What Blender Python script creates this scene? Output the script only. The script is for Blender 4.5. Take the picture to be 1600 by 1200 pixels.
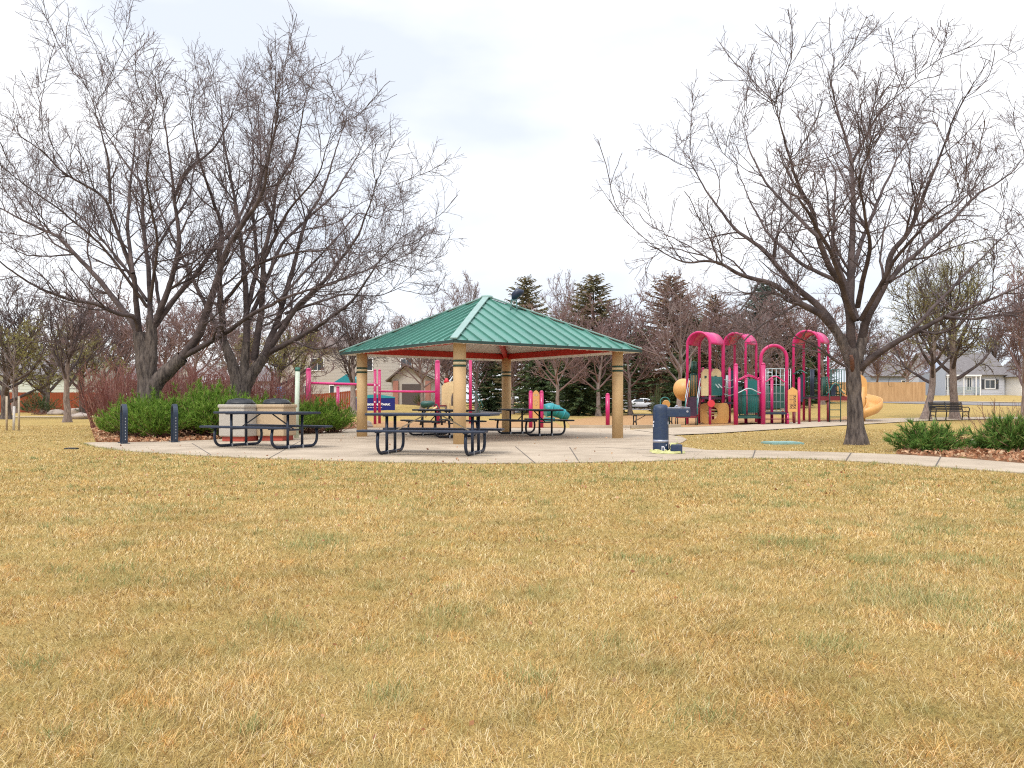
import bpy, bmesh, math, random
import numpy as np
from mathutils import Vector, Matrix
R = math.radians
PI = math.pi
F = 1244.0      # focal length in photo pixels
HOR = 628.0     # horizon row
CH = 1.0        # camera height

sc = bpy.context.scene
for o in list(bpy.data.objects):
    bpy.data.objects.remove(o, do_unlink=True)
COL = sc.collection

# ------------------------------------------------------------------ camera, sky, sun
cam = bpy.data.cameras.new('camera')
cam.sensor_width = 36.0
cam.lens = F / 1600.0 * 36.0
cam.shift_y = (HOR - 600.0) / 1600.0
cam.clip_start = 0.05
cam.clip_end = 3000
camo = bpy.data.objects.new('camera', cam)
camo.location = (0, 0, CH)
camo.rotation_euler = (R(90), 0, 0)
COL.objects.link(camo)
sc.camera = camo

SUN_EL, SUN_AZ = 52.0, 205.0       # azimuth measured from +Y clockwise: behind the camera, a little to its left
wd = bpy.data.worlds.new('World')
sc.world = wd
wd.use_nodes = True
nt = wd.node_tree
nt.nodes.clear()
def WN(t, **k):
    n = nt.nodes.new(t)
    for a, b in k.items():
        setattr(n, a, b)
    return n
wo = WN('ShaderNodeOutputWorld')
bg = WN('ShaderNodeBackground')
bg.inputs['Strength'].default_value = 0.1
sky = WN('ShaderNodeTexSky', sky_type='NISHITA')
sky.sun_disc = False
sky.sun_elevation = R(SUN_EL)
sky.sun_rotation = R(SUN_AZ)
tc = WN('ShaderNodeTexCoord')
mp = WN('ShaderNodeMapping')
mp.inputs['Scale'].default_value = (1.6, 1.6, 4.2)
mp.inputs['Location'].default_value = (3.1, 0.4, 0.7)
nz = WN('ShaderNodeTexNoise')
nz.inputs['Scale'].default_value = 1.5
nz.inputs['Detail'].default_value = 5.0
nz.inputs['Roughness'].default_value = 0.5
nt.links.new(tc.outputs['Generated'], mp.inputs['Vector'])
nt.links.new(mp.outputs[0], nz.inputs['Vector'])
cr = WN('ShaderNodeValToRGB')
cr.color_ramp.elements[0].position = 0.40
cr.color_ramp.elements[0].color = (0.72, 0.765, 0.85, 1)   # grey-blue cloud bellies
cr.color_ramp.elements[1].position = 0.66
cr.color_ramp.elements[1].color = (0.99, 0.995, 1.01, 1)      # bright cloud
nt.links.new(nz.outputs['Fac'], cr.inputs['Fac'])
sep = WN('ShaderNodeSeparateXYZ')
nt.links.new(tc.outputs['Generated'], sep.inputs[0])
mr = WN('ShaderNodeMapRange')                                # an overcast sky is brightest overhead
mr.inputs['From Min'].default_value = 0.45
mr.inputs['From Max'].default_value = 1.0
mr.inputs['To Min'].default_value = 8.2
mr.inputs['To Max'].default_value = 19.0
nt.links.new(sep.outputs['Z'], mr.inputs['Value'])
vm = WN('ShaderNodeVectorMath', operation='SCALE')
nt.links.new(cr.outputs['Color'], vm.inputs[0])
nt.links.new(mr.outputs[0], vm.inputs['Scale'])
mix = WN('ShaderNodeMixRGB')
mix.inputs['Fac'].default_value = 0.90
nt.links.new(sky.outputs[0], mix.inputs['Color1'])
nt.links.new(vm.outputs[0], mix.inputs['Color2'])
nt.links.new(mix.outputs[0], bg.inputs['Color'])
nt.links.new(bg.outputs[0], wo.inputs[0])

sl = bpy.data.lights.new('sun', 'SUN')
sl.energy = 1.5
sl.angle = R(18)
sl.color = (1.0, 0.95, 0.88)
so = bpy.data.objects.new('sun', sl)
so.rotation_euler = (R(90 - SUN_EL), 0, R(180 - SUN_AZ))
so.location = (-10, -20, 30)
COL.objects.link(so)

sc.view_settings.view_transform = 'Standard'
sc.view_settings.look = 'None'
sc.view_settings.exposure = 0.66
sc.view_settings.gamma = 1.0
sc.view_settings.use_curve_mapping = False
sc.cycles.max_bounces = 6
sc.cycles.use_denoising = False
sc.cycles.filter_width = 1.15

# ------------------------------------------------------------------ tags
def tag(o, label=None, cat=None, group=None, kind=None):
    if label: o['label'] = label
    if cat: o['category'] = cat
    if group: o['group'] = group
    if kind: o['kind'] = kind
    return o
def empty(name, loc, rz=0.0, label=None, cat=None, group=None):
    o = bpy.data.objects.new(name, None)
    o.location = loc
    o.rotation_euler = (0, 0, rz)
    o.empty_display_size = 0.2
    COL.objects.link(o)
    return tag(o, label, cat, group)
def copy_tree(o, parent=None):
    c = o.copy()
    COL.objects.link(c)
    c.parent = parent
    for ch in list(o.children):
        copy_tree(ch, c)
    return c

# ------------------------------------------------------------------ terrain
def sstep(a, b, x):
    t = min(1.0, max(0.0, (x - a) / (b - a)))
    return t * t * (3 - 2 * t)
def gz(x, y):
    """height of the ground: flat lawn, rising beyond the playground to the right and gently centre-left"""
    if y < 36: return 0.0
    a = x / max(y, 1.0)
    z = 0.028 * (min(y, 130) - 38) * sstep(0.2, 0.40, a) if y > 38 else 0.0
    z += 0.75 * sstep(42, 72, y) * math.exp(-((a + 0.15) / 0.075) ** 2)
    return z
def G(px, py):
    """the point of the ground seen at a pixel of the photo"""
    s = (py - HOR) / F
    y0, best = 2.0, None
    y = 2.0
    while y < 400:
        x = (px - 800) / F * y
        if CH - s * y <= gz(x, y):
            a, b = y - 0.5, y
            for _ in range(20):
                m = (a + b) / 2
                if CH - s * m <= gz((px - 800) / F * m, m): b = m
                else: a = m
            y = b
            break
        y += 0.5
    x = (px - 800) / F * y
    return Vector((x, y, gz(x, y)))
def P(px, py, Y):
    return Vector(((px - 800) / F * Y, Y, CH - (py - HOR) / F * Y))
def X(px, Y):
    return (px - 800) / F * Y

# ------------------------------------------------------------------ materials
def mat(name, col, rough=0.6, var=0.0, scale=8.0, bump=0.0, bscale=None, col2=None, stretch=(1, 1, 1), metal=0.0, spec=0.5,
        detail=5.0, coat=0.0):
    m = bpy.data.materials.new(name)
    m.use_nodes = True
    n = m.node_tree.nodes
    L = m.node_tree.links
    b = n['Principled BSDF']
    b.inputs['Roughness'].default_value = rough
    b.inputs['Metallic'].default_value = metal
    b.inputs['Specular IOR Level'].default_value = spec
    b.inputs['Coat Weight'].default_value = coat
    b.inputs['Base Color'].default_value = (*col, 1)
    if var or bump or col2:
        t = n.new('ShaderNodeTexCoord')
        mpp = n.new('ShaderNodeMapping')
        mpp.inputs['Scale'].default_value = stretch
        L.new(t.outputs['Object'], mpp.inputs['Vector'])
        nn = n.new('ShaderNodeTexNoise')
        nn.inputs['Scale'].default_value = scale
        nn.inputs['Detail'].default_value = detail
        nn.inputs['Roughness'].default_value = 0.6
        L.new(mpp.outputs[0], nn.inputs['Vector'])
        if var or col2:
            r = n.new('ShaderNodeValToRGB')
            c2 = col2 if col2 else tuple(c * (1 - var) for c in col)
            r.color_ramp.elements[0].position = 0.36
            r.color_ramp.elements[1].position = 0.64
            r.color_ramp.elements[0].color = (*c2, 1)
            r.color_ramp.elements[1].color = (*col, 1)
            L.new(nn.outputs['Fac'], r.inputs['Fac'])
            L.new(r.outputs['Color'], b.inputs['Base Color'])
        if bump:
            n2 = nn
            if bscale:
                n2 = n.new('ShaderNodeTexNoise')
                n2.inputs['Scale'].default_value = bscale
                n2.inputs['Detail'].default_value = 6
                L.new(mpp.outputs[0], n2.inputs['Vector'])
            bp = n.new('ShaderNodeBump')
            bp.inputs['Strength'].default_value = bump
            bp.inputs['Distance'].default_value = 0.03
            L.new(n2.outputs['Fac'], bp.inputs['Height'])
            L.new(bp.outputs[0], b.inputs['Normal'])
    return m

def island_mat(name, stops, rough=0.7, green=None, gscale=0.6, gpos=(0.5, 0.62), trans=0.0, spec=0.25):
    """colour picked per blade / leaf / needle; optionally a second ramp blended in by patches on the ground"""
    m = bpy.data.materials.new(name)
    m.use_nodes = True
    n = m.node_tree.nodes
    L = m.node_tree.links
    b = n['Principled BSDF']
    b.inputs['Roughness'].default_value = rough
    b.inputs['Specular IOR Level'].default_value = spec
    g = n.new('ShaderNodeNewGeometry')
    def ramp(st):
        r = n.new('ShaderNodeValToRGB')
        while len(r.color_ramp.elements) < len(st):
            r.color_ramp.elements.new(0.5)
        for e, (p, c) in zip(r.color_ramp.elements, st):
            e.position = p
            e.color = (*c, 1)
        L.new(g.outputs['Random Per Island'], r.inputs['Fac'])
        return r
    r = ramp(stops)
    out = r.outputs['Color']
    if green:
        r2 = ramp(green)
        def patch(scale, lo, hi, detail=4):
            nn = n.new('ShaderNodeTexNoise')
            nn.inputs['Scale'].default_value = scale
            nn.inputs['Detail'].default_value = 8
            nn.inputs['Roughness'].default_value = 0.7
            L.new(g.outputs['Position'], nn.inputs['Vector'])
            mr_ = n.new('ShaderNodeMapRange')
            mr_.inputs['From Min'].default_value = lo
            mr_.inputs['From Max'].default_value = hi
            L.new(nn.outputs['Fac'], mr_.inputs['Value'])
            return mr_
        pm = patch(gscale, *gpos)
        mx = n.new('ShaderNodeMixRGB')
        L.new(pm.outputs[0], mx.inputs['Fac'])
        L.new(out, mx.inputs['Color1'])
        L.new(r2.outputs['Color'], mx.inputs['Color2'])
        out = mx.outputs['Color']
    if green:
        for sc_n, lo, hi, c_ in ((2.6, 0.45, 0.70, (0.84, 0.80, 0.74)), (5.5, 0.54, 0.68, (1.12, 0.86, 0.60)), (1.3, 0.50, 0.72, (1.14, 1.12, 1.10))):
            t2 = patch(sc_n, lo, hi)
            m2 = n.new('ShaderNodeMixRGB')
            m2.blend_type = 'MULTIPLY'
            m2.inputs['Color2'].default_value = (*c_, 1)
            L.new(t2.outputs[0], m2.inputs['Fac'])
            L.new(out, m2.inputs['Color1'])
            out = m2.outputs['Color']
    L.new(out, b.inputs['Base Color'])
    if trans:
        tr = n.new('ShaderNodeBsdfTranslucent')
        L.new(out, tr.inputs['Color'])
        ms = n.new('ShaderNodeMixShader')
        ms.inputs[0].default_value = trans
        L.new(b.outputs[0], ms.inputs[1])
        L.new(tr.outputs[0], ms.inputs[2])
        L.new(ms.outputs[0], n['Material Output'].inputs[0])
    return m

def lawn_mat():
    m = bpy.data.materials.new('dormant_lawn')
    m.use_nodes = True
    n = m.node_tree.nodes
    L = m.node_tree.links
    b = n['Principled BSDF']
    b.inputs['Roughness'].default_value = 0.9
    b.inputs['Specular IOR Level'].default_value = 0.1
    g = n.new('ShaderNodeNewGeometry')
    def noise(scale, detail=5, rough=0.6):
        nn = n.new('ShaderNodeTexNoise')
        nn.inputs['Scale'].default_value = scale
        nn.inputs['Detail'].default_value = detail
        nn.inputs['Roughness'].default_value = rough
        L.new(g.outputs['Position'], nn.inputs['Vector'])
        return nn
    def ramp(fac, st):
        r = n.new('ShaderNodeValToRGB')
        while len(r.color_ramp.elements) < len(st):
            r.color_ramp.elements.new(0.5)
        for e, (p, c) in zip(r.color_ramp.elements, st):
            e.position = p
            e.color = (*c, 1)
        L.new(fac, r.inputs['Fac'])
        return r
    straw = ramp(noise(120, 4, 0.7).outputs['Fac'], [(0.36, (0.20, 0.128, 0.048)), (0.62, (0.58, 0.41, 0.145))])
    grn = ramp(noise(110, 4, 0.7).outputs['Fac'], [(0.36, (0.11, 0.095, 0.027)), (0.64, (0.38, 0.325, 0.095))])
    pm = n.new('ShaderNodeMapRange')
    pm.inputs['From Min'].default_value = 0.48
    pm.inputs['From Max'].default_value = 0.66
    pm.inputs['To Max'].default_value = 0.6
    L.new(noise(1.2, 8, 0.75).outputs['Fac'], pm.inputs['Value'])
    mx = n.new('ShaderNodeMixRGB')
    L.new(pm.outputs[0], mx.inputs['Fac'])
    L.new(straw.outputs['Color'], mx.inputs['Color1'])
    L.new(grn.outputs['Color'], mx.inputs['Color2'])
    L.new(mx.outputs[0], b.inputs['Base Color'])
    bp = n.new('ShaderNodeBump')
    bp.inputs['Strength'].default_value = 0.7
    bp.inputs['Distance'].default_value = 0.03
    L.new(noise(90, 4, 0.7).outputs['Fac'], bp.inputs['Height'])
    L.new(bp.outputs[0], b.inputs['Normal'])
    return m

M = {}
M['lawn'] = lawn_mat()
M['blade'] = island_mat('grass_blade', [(0.0, (0.13, 0.08, 0.035)), (0.25, (0.47, 0.315, 0.11)), (0.55, (0.70, 0.505, 0.20)), (0.82, (0.84, 0.68, 0.37)), (0.94, (0.86, 0.76, 0.52)), (0.99, (0.48, 0.21, 0.07))], 0.75,
                        green=[(0.0, (0.15, 0.125, 0.05)), (0.3, (0.46, 0.36, 0.13)), (0.6, (0.23, 0.245, 0.085)), (0.8, (0.33, 0.32, 0.13)), (1.0, (0.66, 0.55, 0.27))], gscale=1.9, gpos=(0.47, 0.66), trans=0.22)
M['clump'] = island_mat('green_grass_blade', [(0.0, (0.15, 0.185, 0.06)), (0.4, (0.28, 0.31, 0.12)), (0.7, (0.46, 0.43, 0.19)), (1.0, (0.62, 0.50, 0.24))], 0.7, trans=0.25)
M['concrete'] = mat('concrete', (0.47, 0.385, 0.29), 0.9, scale=1.1, col2=(0.36, 0.29, 0.215), bump=0.12, bscale=90, detail=8, spec=0.2)
M['concrete_dark'] = mat('expansion_joint', (0.12, 0.10, 0.085), 0.9)
M['asphalt'] = mat('asphalt', (0.23, 0.21, 0.205), 0.9, scale=3, col2=(0.17, 0.155, 0.15))
M['chips'] = mat('wood_chips', (0.47, 0.29, 0.15), 0.95, scale=14, col2=(0.33, 0.185, 0.085), bump=0.8, bscale=40, detail=8, spec=0.1)
M['mulch'] = mat('mulch', (0.26, 0.14, 0.075), 0.95, scale=16, col2=(0.13, 0.07, 0.04), bump=0.8, bscale=30, spec=0.1)
M['trod'] = mat('torn_wood', (0.20, 0.085, 0.05), 0.9, scale=12, col2=(0.09, 0.045, 0.035), bump=0.6)
M['leaf'] = island_mat('dry_leaf', [(0.0, (0.22, 0.09, 0.045)), (0.35, (0.43, 0.20, 0.10)), (0.7, (0.56, 0.32, 0.18)), (1.0, (0.64, 0.47, 0.30))], 0.7, trans=0.15)
M['bark'] = mat('grey_bark', (0.19, 0.155, 0.135), 0.95, scale=7, col2=(0.055, 0.045, 0.043), bump=1.0, bscale=11, stretch=(2.2, 2.2, 0.45), detail=8, spec=0.15)
M['limb'] = mat('limb_bark', (0.135, 0.105, 0.10), 0.95, scale=3, col2=(0.06, 0.047, 0.047), bump=0.5, bscale=16, spec=0.15)
M['twig'] = mat('twig_bark', (0.165, 0.125, 0.125), 0.9, spec=0.2)
M['twig_pink'] = mat('pinkish_twig', (0.225, 0.15, 0.14), 0.9, spec=0.2)
M['twig_grey'] = mat('grey_twig', (0.24, 0.19, 0.175), 0.9, spec=0.2)
M['twig_olive'] = mat('budding_twig', (0.22, 0.19, 0.085), 0.9, spec=0.2)
M['bark_light'] = mat('light_bark', (0.33, 0.265, 0.235), 0.95, scale=9, col2=(0.17, 0.13, 0.115), bump=0.6, stretch=(2, 2, 0.5), spec=0.15)
M['redstem'] = island_mat('red_stem', [(0, (0.19, 0.06, 0.05)), (0.5, (0.26, 0.105, 0.088)), (1, (0.36, 0.21, 0.17))], 0.6)
M['drystem'] = island_mat('dry_stem', [(0, (0.17, 0.08, 0.06)), (1, (0.33, 0.18, 0.13))], 0.8)
M['juniper'] = island_mat('juniper_spray', [(0, (0.07, 0.13, 0.018)), (0.4, (0.14, 0.26, 0.03)), (0.8, (0.23, 0.38, 0.05)), (1.0, (0.36, 0.42, 0.10))], 0.7, trans=0.25)
M['juniper_dark'] = island_mat('dark_juniper_spray', [(0, (0.045, 0.11, 0.022)), (0.5, (0.12, 0.23, 0.042)), (0.88, (0.21, 0.33, 0.07)), (1.0, (0.38, 0.27, 0.12))], 0.7, trans=0.2)
M['needle'] = island_mat('conifer_needle', [(0, (0.035, 0.06, 0.026)), (0.5, (0.065, 0.105, 0.042)), (1.0, (0.12, 0.155, 0.06))], 0.8, trans=0.1)
M['needle_olive'] = island_mat('olive_needle', [(0, (0.09, 0.09, 0.042)), (0.5, (0.16, 0.145, 0.065)), (1.0, (0.26, 0.18, 0.10))], 0.8, trans=0.1)
M['needle_brown'] = island_mat('browned_needle', [(0, (0.10, 0.07, 0.045)), (0.5, (0.21, 0.12, 0.075)), (1.0, (0.27, 0.20, 0.11))], 0.8, trans=0.1)
M['needle_blue'] = island_mat('blue_needle', [(0, (0.07, 0.105, 0.09)), (0.5, (0.14, 0.185, 0.155)), (1.0, (0.21, 0.24, 0.19))], 0.8, trans=0.1)
M['budleaf'] = island_mat('spring_bud', [(0, (0.20, 0.20, 0.05)), (1.0, (0.38, 0.36, 0.13))], 0.8, trans=0.3)
M['roof_green'] = mat('green_metal', (0.095, 0.255, 0.205), 0.42, var=0.15, scale=1.3, spec=0.5)
M['roof_cap'] = mat('pale_green_metal', (0.24, 0.37, 0.335), 0.45, var=0.12, scale=3)
M['eave_trim'] = mat('dark_green_trim', (0.02, 0.05, 0.045), 0.5)
M['soffit'] = mat('soffit_metal', (0.78, 0.74, 0.70), 0.55, var=0.06, scale=2)
M['beam_red'] = mat('red_steel', (0.52, 0.022, 0.014), 0.45, var=0.15, scale=3)
M['column'] = mat('tan_column', (0.64, 0.45, 0.235), 0.7, scale=1.6, col2=(0.58, 0.395, 0.20), bump=0.03, bscale=40)
M['band'] = mat('green_band', (0.012, 0.055, 0.035), 0.5)
M['cream_band'] = mat('cream_band', (0.68, 0.55, 0.34), 0.6)
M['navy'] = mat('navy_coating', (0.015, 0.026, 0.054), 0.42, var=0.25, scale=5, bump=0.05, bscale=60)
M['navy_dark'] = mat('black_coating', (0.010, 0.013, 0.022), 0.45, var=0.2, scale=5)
M['galv'] = mat('galvanised', (0.42, 0.44, 0.47), 0.4, metal=0.6)
M['bare_brace'] = mat('cream_brace', (0.62, 0.52, 0.38), 0.5, var=0.15)
M['rack'] = mat('rack_blue', (0.014, 0.027, 0.052), 0.4, var=0.2, scale=6)
M['fount'] = mat('fountain_blue', (0.012, 0.030, 0.080), 0.5, scale=14, col2=(0.024, 0.042, 0.078), bump=0.15, bscale=30, detail=9)
M['silver'] = mat('worn_silver', (0.45, 0.47, 0.55), 0.35, metal=0.5, var=0.25, scale=12)
M['white_chip'] = mat('white_paint_chip', (0.75, 0.75, 0.8), 0.6)
M['tape'] = mat('yellow_tape', (0.52, 0.52, 0.22), 0.5)
M['bin'] = mat('pebbled_concrete', (0.50, 0.46, 0.40), 0.9, scale=60, col2=(0.38, 0.345, 0.30), bump=0.4, bscale=90)
M['bin_tan'] = mat('tan_pebbled_concrete', (0.56, 0.42, 0.27), 0.9, scale=60, col2=(0.44, 0.33, 0.21), bump=0.4, bscale=90)
M['bin_red'] = mat('red_base', (0.45, 0.075, 0.05), 0.7, var=0.2)
M['black_plastic'] = mat('black_plastic', (0.016, 0.018, 0.022), 0.35, bump=0.4, bscale=9)
M['post_green'] = mat('pale_green_post', (0.58, 0.66, 0.53), 0.6, var=0.1)
M['post_cap'] = mat('green_cap', (0.05, 0.17, 0.13), 0.5)
M['magenta'] = mat('magenta_paint', (0.52, 0.010, 0.125), 0.38, var=0.10, scale=3, coat=0.2)
M['pink'] = mat('pink_plastic', (0.68, 0.035, 0.205), 0.42, var=0.08, scale=2)
M['teal'] = mat('teal_plastic', (0.012, 0.155, 0.140), 0.42, var=0.12)
M['dkgreen'] = mat('dark_green_metal', (0.016, 0.085, 0.065), 0.42, var=0.2)
M['tan_plastic'] = mat('tan_plastic', (0.68, 0.37, 0.12), 0.45, var=0.1, scale=2)
M['cream_plastic'] = mat('cream_plastic', (0.76, 0.60, 0.32), 0.5, var=0.08)
M['deck'] = mat('deck_maroon', (0.055, 0.022, 0.045), 0.6, var=0.25)
M['maroon'] = mat('maroon_metal', (0.19, 0.017, 0.026), 0.5, var=0.2)
M['rail_grey'] = mat('pale_rail', (0.42, 0.50, 0.50), 0.4, metal=0.3)
M['red_plastic'] = mat('red_plastic', (0.62, 0.035, 0.05), 0.4)
M['teal_bright'] = mat('turquoise_plastic', (0.012, 0.24, 0.27), 0.4)
M['sign_blue'] = mat('sign_blue', (0.006, 0.012, 0.15), 0.4)
M['sign_teal'] = mat('sign_teal', (0.02, 0.26, 0.30), 0.45)
M['white'] = mat('white_paint', (0.80, 0.80, 0.80), 0.55)
M['fence_tan'] = mat('cedar_fence', (0.60, 0.36, 0.165), 0.85, scale=1.1, col2=(0.46, 0.26, 0.11), stretch=(4, 4, 0.6))
M['fence_red'] = mat('stained_fence', (0.36, 0.085, 0.03), 0.85, scale=1.1, col2=(0.27, 0.06, 0.022), stretch=(4, 4, 0.6))
M['siding_pale'] = mat('pale_siding', (0.58, 0.62, 0.55), 0.8, var=0.06)
M['siding_cream'] = mat('cream_siding', (0.47, 0.43, 0.38), 0.8, var=0.08)
M['siding_grey'] = mat('grey_siding', (0.52, 0.54, 0.60), 0.8, var=0.06)
M['siding_blue'] = mat('blue_grey_siding', (0.33, 0.37, 0.45), 0.8, var=0.06)
M['siding_white'] = mat('white_siding', (0.76, 0.75, 0.73), 0.8, var=0.05)
M['shingle'] = mat('grey_shingle', (0.20, 0.185, 0.185), 0.95, scale=5, col2=(0.14, 0.125, 0.125), bump=0.4, bscale=30)
M['shingle_brown'] = mat('brown_shingle', (0.17, 0.135, 0.12), 0.95, scale=5, col2=(0.11, 0.085, 0.075), bump=0.4, bscale=30)
M['brick'] = mat('brick_pier', (0.42, 0.20, 0.155), 0.9, scale=12, col2=(0.30, 0.13, 0.10), bump=0.4)
M['glass'] = mat('window_glass', (0.045, 0.055, 0.065), 0.1, spec=0.8)
M['dark_door'] = mat('dark_garage_door', (0.085, 0.065, 0.06), 0.7)  # one even dark brown for the garage door
M['shutter'] = mat('dark_shutter', (0.04, 0.045, 0.055), 0.6)
M['iron'] = mat('black_iron', (0.014, 0.016, 0.018), 0.5)
M['slat_dark'] = mat('dark_slat', (0.035, 0.033, 0.034), 0.6, var=0.3)
M['cover'] = mat('utility_cover_green', (0.24, 0.40, 0.36), 0.6, var=0.15, scale=4)
M['rock'] = mat('boulder', (0.42, 0.35, 0.29), 0.95, scale=5, col2=(0.28, 0.23, 0.2), bump=0.6)
M['car_white'] = mat('white_car_paint', (0.75, 0.75, 0.76), 0.25, coat=0.6)
M['car_dark'] = mat('dark_car_paint', (0.03, 0.035, 0.05), 0.25, coat=0.6)
M['tyre'] = mat('tyre_rubber', (0.015, 0.015, 0.016), 0.85)
M['rim'] = mat('alloy_rim', (0.45, 0.45, 0.46), 0.35, metal=0.7)
M['lamp_red'] = mat('tail_lamp', (0.4, 0.01, 0.01), 0.3)
M['blue_plastic'] = mat('sky_blue_plastic', (0.12, 0.33, 0.62), 0.45)
M['trunk_wrap'] = mat('white_trunk_wrap', (0.70, 0.66, 0.62), 0.8, var=0.15)
M['stake'] = mat('wood_stake', (0.52, 0.43, 0.32), 0.85, var=0.2)
M['fixture'] = mat('dark_blue_fixture', (0.018, 0.028, 0.06), 0.4)
M['fixture_leg'] = mat('fixture_bracket', (0.09, 0.19, 0.18), 0.5)

# ------------------------------------------------------------------ mesh builders
class MB:
    def __init__(self):
        self.v, self.f, self.sm = [], [], []
    def _add(self, vs, fs, smooth=False):
        o = len(self.v)
        self.v += [tuple(p) for p in vs]
        self.f += [tuple(i + o for i in q) for q in fs]
        self.sm += [smooth] * len(fs)
        return self
    def box(self, c, s, rz=0.0, rot=None, bev=0.0):
        hx, hy, hz = s[0] / 2, s[1] / 2, s[2] / 2
        m = rot if rot is not None else Matrix.Rotation(rz, 3, 'Z')
        c = Vector(c)
        if bev <= 0:
            pts = [Vector((x, y, z)) for x in (-hx, hx) for y in (-hy, hy) for z in (-hz, hz)]
            return self._add([c + m @ p for p in pts], [(0, 1, 3, 2), (4, 6, 7, 5), (0, 4, 5, 1), (2, 3, 7, 6), (0, 2, 6, 4), (1, 5, 7, 3)])
        bm = bmesh.new()
        bmesh.ops.create_cube(bm, size=1)
        bmesh.ops.scale(bm, vec=s, verts=bm.verts)
        bmesh.ops.bevel(bm, geom=list(bm.edges), offset=bev, segments=2, affect='EDGES', profile=0.6)
        bm.verts.index_update()
        self._add([c + m @ v.co for v in bm.verts], [[v.index for v in f.verts] for f in bm.faces])
        bm.free()
        return self
    def beam(self, a, b, w, h, up=(0, 0, 1), bev=0.0):
        a, b = Vector(a), Vector(b)
        d = b - a
        l = d.length
        x = d.normalized()
        y = Vector(up).cross(x)
        if y.length < 1e-5: y = Vector((0, 1, 0))
        y.normalize()
        z = x.cross(y)
        m = Matrix((x, y, z)).transposed()
        return self.box((a + b) / 2, (l, w, h), rot=m, bev=bev)
    def tube(self, pts, r, n=8, cap=True, smooth=True):
        pts = [Vector(p) for p in pts]
        rs = list(r) if hasattr(r, '__len__') else [r] * len(pts)
        T = []
        for i in range(len(pts)):
            d = pts[min(i + 1, len(pts) - 1)] - pts[max(i - 1, 0)]
            T.append(d.normalized())
        ref = Vector((0, 0, 1)) if abs(T[0].z) < 0.9 else Vector((1, 0, 0))
        u = T[0].cross(ref).normalized()
        vs = []
        for i, p in enumerate(pts):
            u = (u - T[i] * u.dot(T[i]))
            u.normalize()
            w = T[i].cross(u)
            for k in range(n):
                a = 2 * PI * k / n
                vs.append(p + (u * math.cos(a) + w * math.sin(a)) * rs[i])
        fs = []
        for i in range(len(pts) - 1):
            for k in range(n):
                a, b = i * n + k, i * n + (k + 1) % n
                fs.append((a, b, b + n, a + n))
        self._add(vs, fs, smooth)
        if cap:
            o = len(self.v) - len(vs)
            self.f.append(tuple(o + k for k in range(n))[::-1])
            self.f.append(tuple(o + (len(pts) - 1) * n + k for k in range(n)))
            self.sm += [False, False]
        return self
    def cyl(self, c, r, h, n=16, r2=None):
        c = Vector(c)
        return self.tube([c, c + Vector((0, 0, h))], [r, r if r2 is None else r2], n)
    def lathe(self, c, prof, n=20, smooth=True):
        c = Vector(c)
        vs, fs = [], []
        for (r, z) in prof:
            for k in range(n):
                a = 2 * PI * k / n
                vs.append(c + Vector((r * math.cos(a), r * math.sin(a), z)))
        for i in range(len(prof) - 1):
            for k in range(n):
                a, b = i * n + k, i * n + (k + 1) % n
                fs.append((a, b, b + n, a + n))
        fs.append(tuple(range(n))[::-1])
        fs.append(tuple((len(prof) - 1) * n + k for k in range(n)))
        return self._add(vs, fs, smooth)
    def prism(self, poly, ext):
        """extrude a planar 3D polygon along vector ext"""
        poly = [Vector(p) for p in poly]
        ext = Vector(ext)
        n = len(poly)
        vs = poly + [p + ext for p in poly]
        fs = [tuple(range(n))[::-1], tuple(range(n, 2 * n))] + [(i, (i + 1) % n, (i + 1) % n + n, i + n) for i in range(n)]
        return self._add(vs, fs)
    def slab(self, quad, t):
        """a quad given thickness t downwards along its normal"""
        q = [Vector(p) for p in quad]
        nrm = (q[1] - q[0]).cross(q[2] - q[0]).normalized()
        return self.prism(q, -nrm * t)
    def build(self, name, m, parent=None, recalc=True):
        me = bpy.data.meshes.new(name)
        off = Vector((0, 0, 0))
        me.from_pydata(self.v, [], self.f)
        me.polygons.foreach_set('use_smooth', self.sm)
        if recalc:
            bm = bmesh.new()
            bm.from_mesh(me)
            bmesh.ops.recalc_face_normals(bm, faces=bm.faces)
            bm.to_mesh(me)
            bm.free()
        me.materials.append(m)
        me.update()
        o = bpy.data.objects.new(name, me)
        COL.objects.link(o)
        if parent is not None: o.parent = parent
        return o

def fast_mesh(name, V, faces_by_n, m, parent=None, smooth=True):
    """V: (n,3) array; faces_by_n: list of (k, index array)"""
    me = bpy.data.meshes.new(name)
    V = np.ascontiguousarray(V, dtype=np.float32)
    me.vertices.add(len(V))
    me.vertices.foreach_set('co', V.ravel())
    idx = np.concatenate([a.ravel() for a in faces_by_n]).astype(np.int32)
    tot = np.concatenate([np.full(len(a), a.shape[1], np.int32) for a in faces_by_n])
    start = np.concatenate([[0], np.cumsum(tot)[:-1]]).astype(np.int32)
    me.loops.add(len(idx))
    me.loops.foreach_set('vertex_index', idx)
    me.polygons.add(len(tot))
    me.polygons.foreach_set('loop_start', start)
    me.polygons.foreach_set('loop_total', tot)
    me.polygons.foreach_set('use_smooth', np.full(len(tot), smooth))
    me.update(calc_edges=True)
    me.materials.append(m)
    o = bpy.data.objects.new(name, me)
    COL.objects.link(o)
    if parent is not None: o.parent = parent
    return o

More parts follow.
